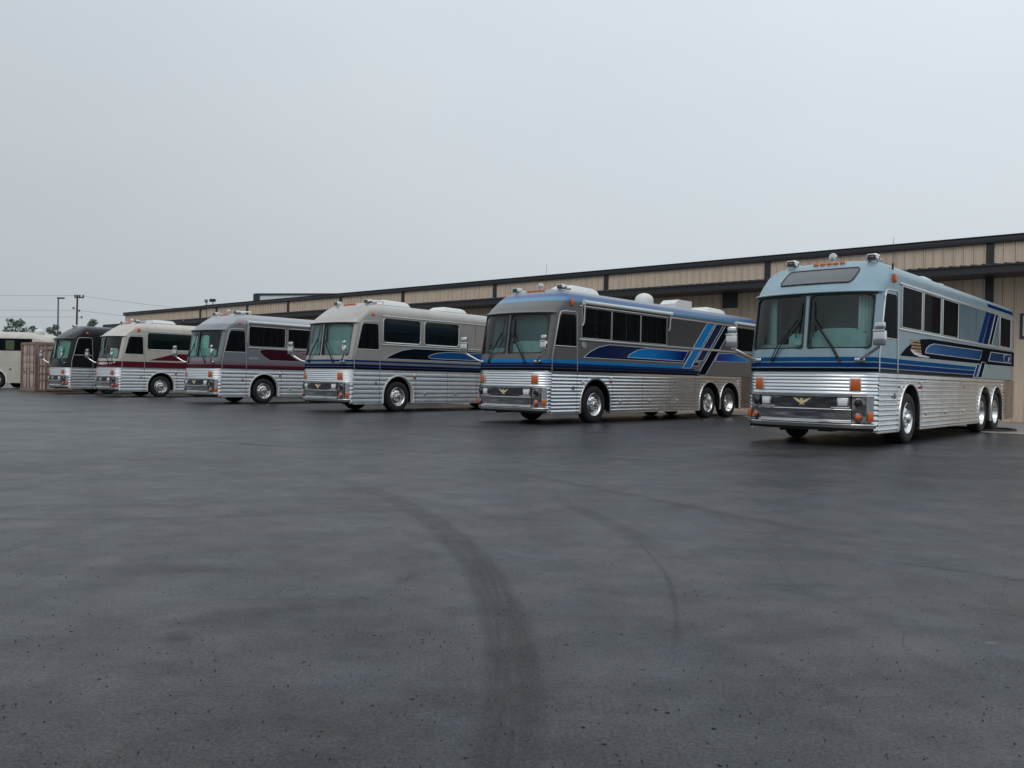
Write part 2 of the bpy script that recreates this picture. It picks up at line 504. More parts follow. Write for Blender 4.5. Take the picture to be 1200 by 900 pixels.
def wheel(parent, x, side, kind):
    w = link('wheel', None, parent, (x, side * {'steer': 1.06, 'drive': 1.03, 'tag': 1.06}[kind], 0.505), (random.uniform(-.0, .0), 0, 0 if side > 0 else math.pi))
    for nme, me in zip(('tyre', 'rim', 'hub'), wheel_meshes(kind)):
        o = link(nme, me, w)
        o.rotation_euler = (0, random.uniform(0, 6), 0)
    return w

_shared = {}
def shared(key, fn):
    if key not in _shared: _shared[key] = fn()
    return _shared[key]

def lamp_round(mb, y, z, off, r, m_ring, m_lens, depth=0.03, bulge=0.02):
    c = fp(y, z, off); n = fnorm(y, z)
    mb.lathe([(r + 0.022, 0), (r + 0.022, depth * .7), (r + 0.008, depth), (r, depth * .8)], c, n, 20, m_ring)
    mb.lathe([(r, depth * .8), (r * .8, depth * .8 + bulge * .6), (r * .4, depth * .8 + bulge), (0.001, depth * .8 + bulge * 1.05)], c, n, 20, m_lens)

def oriented_box(mb, y, z, off, wy, hz, d, m=0, b=0.01):
    n = fnorm(y, z); c = fp(y, z, off)
    u = Vector((0, 0, 1)); v = u.cross(n)
    Mx = Matrix((n, v, u)).transposed().to_4x4(); Mx.translation = c
    mb.box(0, d, -wy / 2, wy / 2, -hz / 2, hz / 2, m, b, Mx)

def outline_tube(pts, side, off, r, closed=False, n=6):
    mb = MB()
    p = [(x, side * (W + off), z) for (x, z) in pts]
    if closed: p.append(p[0])
    return mb.tube(p, r, n)

def make_bus(cfg):
    b = thing('coach', cfg['label'], 'coach', (cfg['x'], cfg['y'], 0), cfg['yaw'], cfg.get('group', 'coaches parked in a row along the warehouse'))
    paint = cfg['paint']; xw = [2.16, 8.42, 9.78]
    trim = cfg.get('trim', M['trim'])
    bm_ = body_mesh(paint)
    link('body_shell', bm_, b)
    # ---- dark chassis and underside
    c = MB()
    c.box(0.35, LEN - 0.15, -0.72, 0.72, 0.36, BELT - 0.02)
    c.box(0.3, 1.4, -1.15, 1.15, 0.40, BELT - 0.03)
    c.box(2.95, 7.65, -1.16, 1.16, 0.33, BELT - 0.03)
    c.box(10.6, LEN - 0.1, -1.15, 1.15, 0.40, BELT - 0.03)
    c.box(1.2, LEN - .2, -1.19, 1.19, 1.26, BELT + 0.01)
    c.box(0.2, 0.5, -0.9, 0.9, 0.33, 0.95)
    c.tube([(2.16, -1.0, 0.5), (2.16, 1.0, 0.5)], 0.09, 10)
    c.box(1.9, 2.45, -0.55, 0.55, 0.24, 0.4)
    c.box(0.9, 1.25, -0.16, 0.12, 0.22, 0.42)
    c.tube([(0.12, 0.55, 0.27), (0.75, 0.2, 0.30)], 0.025)
    c.box(4.6, 5.6, -0.6, 0.1, 0.24, 0.36); c.box(6.3, 7.0, -0.2, 0.6, 0.22, 0.36)
    for a in xw: c.tube([(a, -1.0, 0.5), (a, 1.0, 0.5)], 0.10, 10)
    c.build('chassis', M['under'], b)
    # ---- wheels
    for k, x in zip(('steer', 'drive', 'tag'), xw):
        for s in (-1, 1): wheel(b, x, s, k)
    # ---- fluted lower sides, per panel
    doors = [2.94, 4.45, 5.96, 7.46]
    for s in (-1, 1):
        g = 0.006
        for (nm, x0, x1) in (('cab_door_skirt', 0.27, 1.335), ('wheel_panel', 1.335, 2.94), ('luggage_door', 2.94, 4.45), ('luggage_door', 4.45, 5.96),
                             ('luggage_door', 5.96, 7.46), ('wheel_panel', 7.46, 10.62), ('rear_skirt', 10.62, LEN - 0.03)):
            mb = MB()
            top = BELT - 0.012
            lug = nm == 'luggage_door'
            fluted_side(mb, x0 + g, x1 - g, 0.285, 1.30, s, xw, cfg.get('pitch', FL), cfg.get('fdepth', 0.0165))
            side_poly(mb, [(x0 + g, 1.302), (x1 - g, 1.302), (x1 - g, top), (x0 + g, top)], 0.004, s)
            if nm == 'rear_skirt':
                mb = MB()
                side_poly(mb, [(x0 + g, 0.30), (x1 - g, 0.30), (x1 - g, top), (x0 + g, top)], 0.004, s)
                for zz in (0.55, 0.78, 1.02): mb.box(x0 + g, x1 - g, s * (W + .004), s * (W + 0.012), zz, zz + 0.02)
            o = mb.build(nm, M[cfg.get('steel', 'flute')] if nm != 'rear_skirt' else M['chrome_dark'], b, 50)
            if lug:
                lt = MB()
                xc = x0 + 0.42
                lt.box(xc - .06, xc + .06, s * W, s * (W + 0.022), 0.55, 0.60, 0, 0.008)
                lt.box(xc - .025, xc + .03, s * W, s * (W + 0.035), 0.585, 0.64, 0, 0.01)
                lt.build('latch', M['alu'], o)
        # arch trims
        for a in xw:
            mb = MB()
            rows = []
            angs = [(-1, 0)] + [None] * 0
            for i in range(0, 29):
                t = math.pi * i / 28
                rows.append((a + ARCH_R * math.cos(t) * -1, ARCH_Z + ARCH_R * math.sin(t), math.cos(t) * -1, math.sin(t)))
            rows = [(a - ARCH_R, 0.29, -1, 0)] + rows + [(a + ARCH_R, 0.29, 1, 0)]
            ring = []
            wd = 0.052
            for (x, z, nx, nz_) in rows:
                ring.append([Vector((x, s * (W - 0.12), z)), Vector((x, s * (W + 0.018), z)), Vector((x + nx * wd * .3, s * (W + 0.03), z + nz_ * wd * .3)), Vector((x + nx * wd * .8, s * (W + 0.026), z + nz_ * wd * .8)), Vector((x + nx * wd, s * (W + 0.0), z + nz_ * wd))])
            mb.grid(ring)
            mb.build('arch_trim', M['alu'] if not cfg.get('white_arch') else M['white'], b, 50)
        mb = MB()
        mb.box(0.30, LEN - .06, s * (W + 0.001), s * (W + 0.012), 0.272, 0.288)
        # lower rail broken at the wheels
        for (x0, x1) in ((0.30, 1.5), (2.82, 7.76), (10.44, LEN - .06)):
            mb2 = MB(); mb2.box(x0, x1, s * (W - .03), s * (W + 0.012), 0.262, 0.286); mb2.build('sill_rail', M['alu'], b)
    # ---- front fluting and lower corners
    mb = MB(); fluted_front(mb, -W, W, 0.955, 1.34, 0.068, n=40)
    mb.grid([[fp(y, z, 0.006) for y in ycols(-W, W, 40)] for z in (1.34, BELT - 0.01)])
    mb.build('front_fluting', M[cfg.get('steel', 'flute')], b, 50)
    mb = MB()
    for s in (-1, 1): fluted_front(mb, s * 1.185, s * 1.22, 0.29, 0.955, cfg.get('pitch', FL), n=6)
    mb.build('corner_fluting', M[cfg.get('steel', 'flute')], b, 50)
    mb = MB(); mb.grid([[fp(y, z, -0.02) for y in ycols(-1.21, 1.21, 24)] for z in (0.30, 0.96)]); mb.build('front_backing', M['under'], b)
    # ---- bumper: centre section following the curved front
    def strip(y0, y1, prof, n=18):
        ys = ycols(y0, y1, n)
        q = MB()
        rows = [[Vector((*(fp(y, 1.0, o).xy), z)) for y in ys] for (o, z) in prof]
        q.grid(rows)
        for e in (0, -1):
            q.add([r_[e] for r_ in rows], [tuple(range(len(rows)))])
        return q
    up_ = strip(-0.845, 0.845, [(0.0, 0.95), (0.065, 0.947), (0.07, 0.925), (0.042, 0.912), (0.022, 0.705), (0.0, 0.70)])
    up_.build('grille_panel', M['chrome_dark'], b, 30)
    lo_ = strip(-0.86, 0.86, [(0.0, 0.705), (0.075, 0.702), (0.085, 0.690), (0.078, 0.672), (0.074, 0.665), (0.062, 0.58), (0.046, 0.50), (0.06, 0.487), (0.090, 0.48), (0.092, 0.447), (0.0, 0.437)])
    lo_.build('bumper', M['bumper_chrome'], b, 30)
    lip = strip(-1.2, 1.2, [(0.0, 0.435), (0.046, 0.432), (0.05, 0.418), (0.032, 0.355), (0.0, 0.345)], 30)
    lip.build('bumper_lip', M['alu'], b, 30)
    for s in (-1, 1):
        a = sorted((s * 0.868, s * 1.075)); w_ = sorted((s * 1.085, s * 1.18))
        o = strip(a[0], a[1], [(0.0, 0.955), (0.052, 0.952), (0.058, 0.935), (0.046, 0.92), (0.046, 0.47), (0.058, 0.455), (0.052, 0.438), (0.0, 0.437)], 8).build('corner_panel', M['chrome_dark'], b, 30)
        f_ = MB(); lamp_round(f_, s * 0.965, 0.82, 0.045, 0.062, 0, 1); f_.build('fog_lamp', [M['chrome_dark'], M['black']], o)
        f_ = MB(); lamp_round(f_, s * 0.965, 0.555, 0.045, 0.056, 0, 1); f_.build('amber_lamp', [M['chrome_dark'], M['amber']], o)
        o = strip(w_[0], w_[1], [(0.0, 0.955), (0.03, 0.952), (0.034, 0.935), (0.02, 0.92), (0.02, 0.47), (0.034, 0.455), (0.03, 0.44), (0.0, 0.437)], 6).build('corner_panel', M['chrome'], b, 30)
        f_ = MB(); oriented_box(f_, s * 1.135, 0.565, 0.02, 0.11, 0.17, 0.05, 0, 0.02); f_.build('amber_lamp', M['amber'], o)
        # headlights
        h = MB(); oriented_box(h, s * 0.72, 0.825, 0.03, 0.20, 0.165, 0.035, 0, 0.012); oriented_box(h, s * 0.68, 0.722, 0.03, 0.32, 0.026, 0.05, 0, 0.006)
        ho = h.build('headlight', M['chrome'], b)
        h = MB(); oriented_box(h, s * 0.72, 0.825, 0.063, 0.155, 0.12, 0.016, 0, 0.012); h.build('lens', M['lens'], ho)
        # square turn signals on the fluting
        tbx = MB(); oriented_box(tbx, s * 0.915, 1.155, 0.0, 0.20, 0.235, 0.018, 0, 0.006)
        oriented_box(tbx, s * 0.915, 1.155, 0.016, 0.165, 0.205, 0.032, 1, 0.012); tbx.build('turn_signal', [M['trim'], M['amber']], b)
    # ---- winged emblem on the grille
    e = MB()
    def em(pts, d0=0.05, d1=0.066, m=0):
        pts = [(y * .84, .825 + (z - .825) * .84) for (y, z) in pts]
        a0 = [Vector((*(fp(y, 1.0, d0).xy), z)) for (y, z) in pts]
        e.prism(a0, Vector((d0 - d1, 0, 0)), m)
    for s in (-1, 1):
        for k, (ty, tz) in enumerate(((0.205, 0.912), (0.178, 0.880), (0.145, 0.853), (0.112, 0.832), (0.08, 0.815))):
            r0 = 0.825 - 0.013 * k
            em([(s * 0.015, r0 + .012), (s * (0.015 + ty) * .5, (r0 + tz) * .5 + .016), (s * ty, tz), (s * (ty - .012), tz - .014), (s * (0.02 + ty) * .5, (r0 + tz) * .5 - .006), (s * 0.015, r0 - .008)])
        em([(s * 0.0, 0.785), (s * 0.06, 0.752), (s * 0.04, 0.744), (0, 0.762)])
    em([(-0.024, 0.86), (-0.012, 0.892), (0.012, 0.898), (0.03, 0.885), (0.024, 0.86), (0.028, 0.80), (0, 0.76), (-0.028, 0.80)], 0.05, 0.074)
    e.build('winged_emblem', M['gold'], b, 0)
    # ---- belt stripes round the nose and along the sides
    for (z0, z1, mt, xe) in cfg.get('belt', []):
        mb = MB()
        mb.grid([[fp(y, z, 0.004) for y in ycols(-W, W, 40)] for z in (z0, z1)])
        for s in (-1, 1): side_poly(mb, [(0.262, z0), (xe - (1.68 - z0) * 1.0, z0), (xe - (1.68 - z1) * 1.0, z1), (0.262, z1)], 0.0125, s)
        mb.build('belt_stripe', mt, b)
    # ---- windshields, gaskets, wipers
    gl = cfg.get('glass', M['windshield'])
    for s in (-1, 1):
        ins = frame_loop(0.062, 1.122, 1.842, 2.822, 0.10)
        outl = frame_loop(0.035, 1.135, 1.812, 2.845, 0.06)
        gk = MB()
        n = len(ins)
        vs = [fp(s * y, z, 0.012) for (y, z) in ins] + [fp(s * y, z, 0.012) for (y, z) in outl] + [fp(s * y, z, -0.03) for (y, z) in ins] + [fp(s * y, z, 0.0) for (y, z) in outl]
        fs = []
        for i in range(n):
            j = (i + 1) % n
            fs += [(i, j, n + j, n + i), (i, j, 2 * n + j, 2 * n + i), (n + i, n + j, 3 * n + j, 3 * n + i)]
        gk.add(vs, fs)
        gm = MB()
        gm.grid([[fp(s * y, z, -0.018) for y in [0.06 + (1.12 - 0.06) * k / 12 for k in range(13)]] for z in [1.83 + (2.82 - 1.83) * k / 6 for k in range(7)]])
        ws = gm.build('windshield', gl, b, 60)
        gk.build('gasket', M['black'], ws, 30)
        wp = MB()
        yb_, yt_ = -s * 0.64, -s * 0.15
        pA = fp(s * 0.64, 1.60, 0.02); pB = fp(s * 0.15, 2.36, 0.07)
        for dd in (-0.022, 0.022):
            wp.tube([pA + Vector((0, dd, dd * .5)), fp(s * 0.5, 1.85, 0.065) + Vector((0, dd, dd * .5)), pB + Vector((0, dd * .6, 0))], 0.011, 6)
        wp.tube([fp(s * 0.64, 1.60, 0.0), fp(s * 0.64, 1.60, 0.05)], 0.03, 8)
        wp.tube([fp(s * 0.17, 2.02, 0.045), fp(s * 0.14, 2.4, 0.06), fp(s * 0.12, 2.72, 0.045)], 0.014, 6)
        wp.build('wiper', M['black'], b)
    hd = MB(); hd.grid([[fp(y, z, 0.008) for y in ycols(-1.16, 1.16, 30)] for z in (2.825, 2.89)]); hd.build('header_band', M['black'], b)
    # ---- brow over the windshields
    ys = ycols(-1.205, 1.205, 40)
    br = MB()
    br.grid([[Vector((*(fp(y, 2.88, o).xy), z)) for y in ys] for (o, z) in ((-0.03, 2.925), (0.03, 2.905), (0.062, 2.885), (0.062, 2.868), (0.03, 2.862), (-0.01, 2.868))])
    br.build('brow', paint, b, 50)
    # ---- cab doors
    dp = [(0.285, 1.40), (0.285, 1.70), (0.545, 2.80), (0.60, 2.91), (0.70, 2.94), (1.19, 2.955), (1.26, 2.93), (1.29, 2.86), (1.335, 1.40)]
    wpn = [(0.415, 2.03), (0.575, 2.72), (0.61, 2.82), (0.68, 2.865), (1.17, 2.875), (1.225, 2.85), (1.245, 2.78), (1.275, 2.03)]
    for s in (-1, 1):
        d = MB(); side_poly(d, dp, 0.004, s)
        dr = d.build('cab_door', cfg.get('door_paint', paint), b)
        g = MB(); side_poly(g, wpn, 0.008, s); wn = g.build('door_window', M['darkglass'], dr)
        outline_tube([(0.285, 1.39)] + dp[1:-1] + [(1.335, 1.39)], s, 0.006, 0.017).build('door_trim', trim, dr, 60)
        h = MB(); h.box(1.16, 1.2, s * W, s * (W + .03), 0.90, 1.0, 0, .008); h.build('door_handle', M['chrome_dark'], dr)
        outline_tube([(0.39, 2.03), (1.285, 2.03)], s, 0.006, 0.012).build('window_sill_trim', trim, dr, 60)
    # ---- side windows
    rr = cfg.get('win_r', 0.02)
    for (x0, x1, gk) in cfg.get('windows', []):
        for s in (-1, 1):
            p = frame_loop(x0, x1, 2.285, cfg.get('win_top', 3.085), rr)
            g = MB(); side_poly(g, p, 0.009, s); wn = g.build('side_window', M[gk], b)
            if cfg.get('win_frame', True):
                outline_tube(p, s, 0.006, cfg.get('frame_r', 0.014), True).build('frame', trim, wn, 60)
    for (x0, x1, z, rad) in cfg.get('rails', []):
        for s in (-1, 1):
            q = MB(); q.box(x0, x1, s * (W - .002), s * (W + rad), z - rad, z + rad, 0, rad * .5); q.build('side_rail', trim, b)
    if cfg.get('blank'):
        x0, x1, pm_ = cfg['blank']
        for s in (-1, 1):
            q = MB(); side_poly(q, [(x0, 2.285), (x1, 2.285), (x1, 3.09), (x0, 3.09)], 0.0018, s); q.build('blank_panel', pm_, b)
    # ---- painted swooshes
    for (pts, lvl, mt, bord) in cfg.get('swoosh', []):
        for s in (-1, 1):
            g = MB(); side_poly(g, pts, 0.003 + 0.0035 * lvl, s); o = g.build('swoosh', mt, b)
            if bord:
                outline_tube(pts, s, 0.002 + 0.0035 * lvl, 0.009, True, 5).build('pinstripe', cfg.get('pin', trim), o, 60)
    # ---- seams between the upper side sheets, drip marks below the windows
    for s in (-1, 1):
        for xx in cfg.get('seams', (5.85, 7.4, 8.9)):
            q = MB(); q.box(xx, xx + .008, s * (W - .002), s * (W + .0035), 2.27, 3.09); q.build('panel_seam', M['under'], b)
    # ---- small side lamps
    for s in (-1, 1):
        q = MB()
        if cfg.get('round_marker'):
            q.lathe([(0.062, 0), (0.062, 0.02), (0.04, 0.045), (0.001, 0.05)], (1.03, s * (W - 0.01), 3.18), (0, s, 0.25), 14)
        else:
            q.box(0.99, 1.10, s * (W - .02), s * (W + 0.05), 3.10, 3.27, 0, 0.02)
        q.build('marker_lamp', M['amber'], b)
        for x in (2.88, 10.35):
            q = MB()
            q.box(x - .045, x + .045, s * W, s * (W + .03), 1.20, 1.27, 0, .012); q.box(x - .045, x + .045, s * W, s * (W + .03), 1.10, 1.17, 1, .012)
            q.build('side_lamp', [M['lens'], M['red']] if x < 5 else [M['lens'], M['lens']], b)
        q = MB(); q.box(6.22, 6.34, s * W, s * (W + .022), 1.14, 1.19, 0, .008); q.build('reflector', M['red'], b)
        q = MB(); q.box(1.52, 1.66, s * W, s * (W + .022), 1.07, 1.15, 0, .012); q.build('side_lamp', M['lens'], b)
    # ---- mirrors
    for s in (-1, 1):
        ar = MB()
        base = fp(s * 0.98, 1.61, 0.01)
        ar.box(-0.05, 0.05, -0.09, 0.09, -0.035, 0.035, 0, 0.015, Matrix.Translation(base))
        el = base + Vector((-0.10, s * 0.08, 0.03)); tip = base + Vector((-0.26, s * 0.43, 0.235))
        ar.tube([base, el, tip], 0.027, 8)
        ar.tube([tip + Vector((0, 0, -.02)), tip + Vector((0, 0, 0.2))], 0.018, 8)
        ao = ar.build('mirror_arm', M['alu'], b)
        hd = MB()
        Mx = Matrix.Translation(tip + Vector((0, 0, 0.15))) @ Matrix.Rotation(s * 0.25, 4, 'Z')
        hd.box(-0.065, 0.03, -0.115, 0.115, -0.15, 0.12, 0, 0.034, Mx)
        hd.box(-0.055, 0.025, -0.09, 0.09, 0.135, 0.27, 0, 0.03, Mx)
        hd.box(-0.075, -0.055, -0.115, 0.115, 0.095, 0.13, 0, 0.008, Mx)
        hd.build('mirror_head', M['chrome'], ao)
    # ---- roof front: clearance lamps, spotlights
    def roofz(x, y):
        a = min(1, abs(y) / W); zr = ZG + ROOF * max(0, 1 - a ** 2.9) ** (1 / 2.9)
        f = fx(y, 2.89); X = (x - f) * 1.8 / (1.8 - f)
        return smin(zr, capz(X)) if X < 1.8 else zr
    for k in range(cfg.get('lamps', 5)):
        y = -0.26 + 0.13 * k
        q = MB(); z = roofz(1.02, y); q.box(0.99, 1.07, y - .05, y + .05, z - .02, z + .04, 0, 0.015); q.build('clearance_lamp', M['amber'], b)
    for k in cfg.get('spots', (-1, 1)):
        y = 0.80 * k; z = roofz(1.15, y)
        q = MB(); q.box(1.05, 1.25, y - .10, y + .10, z + .015, z + .14, 0, 0.02); q.box(1.12, 1.2, y - .04, y + .04, z - .03, z + .03)
        q.box(1.26, 1.5, y - .05, y + .05, z + .02, z + .09, 0, .02)
        o = q.build('roof_horn', M['chrome'], b)
        q = MB(); q.box(1.042, 1.06, y - .075, y + .075, z + .035, z + .12, 0, 0.004); q.box(1.036, 1.05, y - .045, y + .045, z + .05, z + .095, 1, 0.004); q.build('horn_grille', [M['black'], M['chrome_dark']], o)
    if cfg.get('dome_spot', True):
        z = roofz(1.25, 0.0)
        q = MB(); q.lathe([(0.001, -0.10), (0.05, -0.075), (0.072, -0.03), (0.08, 0.02), (0.07, 0.04), (0.001, 0.05)], (1.22, 0, z + .11), (-1, 0, 0.05), 18); q.tube([(1.25, 0, z - .03), (1.25, 0, z + .06)], 0.02)
        q.build('roof_spotlight', M['chrome'], b)
    # ---- rooftop equipment
    for (kind, x0, x1, y0, y1, hgt) in cfg.get('roof', []):
        z = ZG + ROOF - 0.02
        q = MB()
        if kind == 'air_conditioner':
            n = 14; rows = []
            for i in range(n + 1):
                t = i / n; x = x0 + (x1 - x0) * t
                e = 1 - max(0, 1 - t * 4.5) ** 1.6 if t < .5 else 1 - max(0, 1 - (1 - t) * 9) ** 2
                h0 = hgt * (0.18 + 0.82 * e) * (1 - .10 * t)
                rows.append([Vector((x, y0, z + .03)), Vector((x, y0 + .06, z + .03 + h0 * .75)), Vector((x, y0 + .16, z + .03 + h0)), Vector((x, y1 - .16, z + .03 + h0)), Vector((x, y1 - .06, z + .03 + h0 * .75)), Vector((x, y1, z + .03))])
            q.grid(rows)
            for r_ in (rows[0], rows[-1]): q.add(r_, [tuple(range(6))])
            o = q.build('air_conditioner', M['white'], b, 50)
            q = MB(); q.box(x0 + .08, x1 - .08, y0 + .06, y1 - .06, z - .05, z + .035); q.build('gasket', M['black'], o)
        elif kind == 'satellite_dome':
            xc, yc, rd = (x0 + x1) / 2, (y0 + y1) / 2, (x1 - x0) / 2
            q.lathe([(rd * .9, -0.05), (rd, 0.05), (rd, hgt - rd * .8)] + [(rd * math.cos(R(a)), hgt - rd * .8 + rd * .8 * math.sin(R(a))) for a in (20, 40, 60, 78, 90)], (xc, yc, z), (0, 0, 1), 20)
            q.build('satellite_dome', M['white'], b, 50)
        elif kind == 'roof_box':
            q.prism([(x0, y0, z - .03), (x0 + .0, y0, z + hgt * .55), (x0 + .22, y0, z + hgt), (x1, y0, z + hgt), (x1, y0, z - .03)], (0, y1 - y0, 0)); q.build('roof_box', M['white'], b, 20)
        elif kind == 'vent':
            q.lathe([(0.36, -0.03), (0.35, 0.05), (0.2, hgt), (0.001, hgt + .02)], ((x0 + x1) / 2, (y0 + y1) / 2, z), (0, 0, 1), 18); q.build('roof_vent', M['white'], b, 50)
        elif kind == 'antenna':
            q.tube([(x0, y0, ZG + .2), (x0 + .02, y0, ZG + .2 + hgt)], [0.006, 0.003], 5); q.tube([(x0, y0, ZG - .05), (x0, y0, ZG + .32)], 0.018, 6); q.build('antenna', M['black'], b)
        elif kind == 'rail':
            q.tube([(x0, y0, z + hgt - .03), (x1, y0, z + hgt)], 0.03, 8)
            for xx in (x0 + .03, x1 - .03): q.tube([(xx, y0, z - .12), (xx, y0, z + hgt)], 0.025, 6)
            q.build('roof_rail', M['alu'], b)
    # ---- roller awnings on the driver's side
    for (x0, x1, z, rad, arms) in cfg.get('awning', []):
        q = MB(); q.tube([(x0, -W - rad * .9, z), (x1, -W - rad * .9, z)], rad, 12)
        for xx in (x0, x1): q.tube([(xx - .03, -W - rad * .9, z), (xx + .03, -W - rad * .9, z)], rad * 1.25, 12)
        o = q.build('awning', M['awning'], b, 40)
        for (xx, zb) in arms:
            q = MB(); q.tube([(xx, -W - .05, z), (xx - .02, -W - .045, zb + .1), (xx - .06, -W - .03, zb)], 0.022, 6); q.build('awning_arm', M['trim'], o)
    # ---- interior seen through the windshields
    q = MB(); q.box(0.3, LEN - .3, -1.15, 1.15, BELT + .02, BELT + .08); q.box(1.95, 2.0, -1.19, 1.19, BELT + .08, 3.1); q.build('cabin_lining', M['interior'], b)
    q = MB(); q.box(0.34, 0.72, -1.12, 1.12, 1.46, 1.93, 0, 0.05); q.box(0.55, 0.9, -0.95, -0.25, 1.7, 2.02, 0, 0.06); q.build('dashboard', M[cfg.get('dash', 'dash')], b)
    for y in (-0.62, 0.62):
        q = MB(); q.box(1.25, 1.75, y - .26, y + .26, 1.75, 1.92, 0, .06); q.box(1.65, 1.82, y - .26, y + .26, 1.85, 2.65, 0, .06); q.box(1.35, 1.6, y - .1, y + .1, BELT, 1.76); q.build('cab_seat', M['seat'], b)
    q = MB(); q.lathe([(0.22, -0.014), (0.234, 0), (0.22, 0.014), (0.206, 0), (0.22, -0.014)], (1.0, -0.62, 2.08), (-0.7, 0, .8), 24); q.tube([(0.8, -0.62, 1.75), (1.0, -0.62, 2.08)], 0.03); q.build('steering_wheel', M['black'], b)
    if cfg.get('curtain'):
        for s in cfg['curtain']:
            rows = []
            for k in range(25):
                t = k / 24
                x = 0.42 + 0.34 * t; y = s * (0.80 + 0.34 * t) + 0.025 * math.sin(k * 2.1)
                rows.append([Vector((x + 0.02 * math.cos(k * 2.1), y, 1.9)), Vector((x + 0.02 * math.cos(k * 2.1), y, 2.82))])
            q = MB(); q.grid(rows); q.build('curtain', M['curtain'], b, 60)
    for (y0, y1, z0, z1, xo, mt) in cfg.get('cards', []):
        q = MB(); nY, nZ = 14, 5
        q.grid([[fp(y0 + (y1 - y0) * k / nY, z0 + (z1 - z0) * j / nZ - (0.10 * (2 * k / nY - 1) ** 4 if j == nZ else 0), -xo) + Vector((0.01 * math.sin(k * 2.3 + j), 0, 0)) for k in range(nY + 1)] for j in range(nZ + 1)])
        q.build('sunshade_reflection_card', M[mt], b, 60)  # sunshades and dash covers, plus added cards imitating grey glass reflections
    for xx in cfg.get('sashes', []):
        for s in (-1, 1):
            q = MB(); q.box(xx - .012, xx + .012, s * (W + .004), s * (W + .013), 2.29, 3.08); q.build('window_sash', M['chrome_dark'], b)
    if cfg.get('extra'): cfg['extra'](b)
    return b

# ---- paints
P = {}
P['ice'] = mat('ice_blue_paint', (0.265, 0.37, 0.425), 0.33, 0.45, var=0.10, vscale=1.6, stretch=(1, 1, 0.35), spec=0.3)
P['grey'] = ramp_mat('taupe_paint_with_blue_roof_bands', 'Z', [(1.3, (0.138, 0.136, 0.136)), (3.21, (0.138, 0.136, 0.136)), (3.22, (0.09, 0.26, 0.43)), (3.30, (0.10, 0.26, 0.43)), (3.35, (0.07, 0.12, 0.28)), (3.42, (0.08, 0.13, 0.28)), (3.46, (0.24, 0.27, 0.31)), (3.8, (0.26, 0.29, 0.32))], 0.36, 0.12, 0.15, spec=0.4)
P['taupe'] = mat('taupe_silver_paint', (0.42, 0.39, 0.36), 0.34, 0.3, var=0.10, vscale=1.6, stretch=(1, 1, 0.35), coat=0.5)
P['slate'] = ramp_mat('slate_paint_silver_roof', 'Z', [(1.3, (0.205, 0.22, 0.24)), (3.12, (0.205, 0.22, 0.24)), (3.16, (0.36, 0.38, 0.40)), (3.8, (0.38, 0.40, 0.42))], 0.36, 0.2, 0.25, spec=0.5)
P['beige'] = mat('beige_paint', (0.55, 0.50, 0.44), 0.36, 0.15, var=0.10, vscale=1.6, stretch=(1, 1, 0.35), coat=0.5)
P['blacktop'] = mat('black_paint', (0.008, 0.010, 0.013), 0.3, 0.0, coat=0.1, spec=0.35)
P['cream'] = mat('cream_paint', (0.56, 0.53, 0.46), 0.4, var=0.10, vscale=1.6, stretch=(1, 1, 0.35), coat=0.3)
P['navy'] = mat('navy_paint', (0.006, 0.018, 0.075), 0.25, coat=0.0, spec=0.03)
P['ink'] = mat('ink_paint', (0.005, 0.007, 0.013), 0.3, spec=0.0)
P['royal'] = mat('royal_blue_paint', (0.006, 0.036, 0.15), 0.28, coat=0.0, spec=0.03)
P['sky'] = mat('bright_blue_paint', (0.018, 0.205, 0.50), 0.3, coat=0.0, spec=0.03)
P['mid'] = mat('mid_blue_paint', (0.008, 0.08, 0.23), 0.3, coat=0.0, spec=0.03)
P['maroon'] = mat('maroon_paint', (0.11, 0.016, 0.026), 0.3, coat=0.0, spec=0.03)
P['darkmaroon'] = mat('dark_maroon_paint', (0.045, 0.010, 0.018), 0.28, coat=0.0, spec=0.03)
P['mauve'] = mat('mauve_paint', (0.22, 0.16, 0.18), 0.3, coat=0.0, spec=0.03)
P['greyband'] = mat('grey_band_paint', (0.20, 0.20, 0.20), 0.35, coat=0.4)
P['fade1'] = ramp_mat('blue_fade_paint', 'X', [(3.0, (0.014, 0.24, 0.60)), (5.0, (0.012, 0.19, 0.52)), (6.6, (0.006, 0.022, 0.15)), (8.0, (0.006, 0.02, 0.13))])
P['fade2'] = ramp_mat('blue_fade_rear_paint', 'X', [(8.6, (0.006, 0.02, 0.17)), (9.6, (0.008, 0.05, 0.30)), (10.8, (0.014, 0.2, 0.54)), (11.5, (0.014, 0.23, 0.58))])
P['fade3'] = ramp_mat('deep_blue_fade_paint', 'X', [(3.0, (0.022, 0.13, 0.30)), (4.8, (0.014, 0.085, 0.24)), (7.0, (0.012, 0.07, 0.20)), (8.3, (0.008, 0.04, 0.12)), (11.9, (0.006, 0.032, 0.10))])
for k_ in ('navy', 'ink', 'royal', 'sky', 'mid', 'maroon', 'darkmaroon', 'mauve', 'fade1', 'fade2', 'fade3'): soften(P[k_], 0.05, 0.15)
soften(M['darkglass'], 0.10, 0.03)
PIN = mat('pale_pinstripe', (0.50, 0.55, 0.60), 0.4)
PINK = mat('rose_pinstripe', (0.50, 0.42, 0.42), 0.4)

def slant(x0, x1, z0, z1, k=1.07):
    return [(x0, z0), (x1, z0), (x1 + (z1 - z0) * k, z1), (x0 + (z1 - z0) * k, z1)]

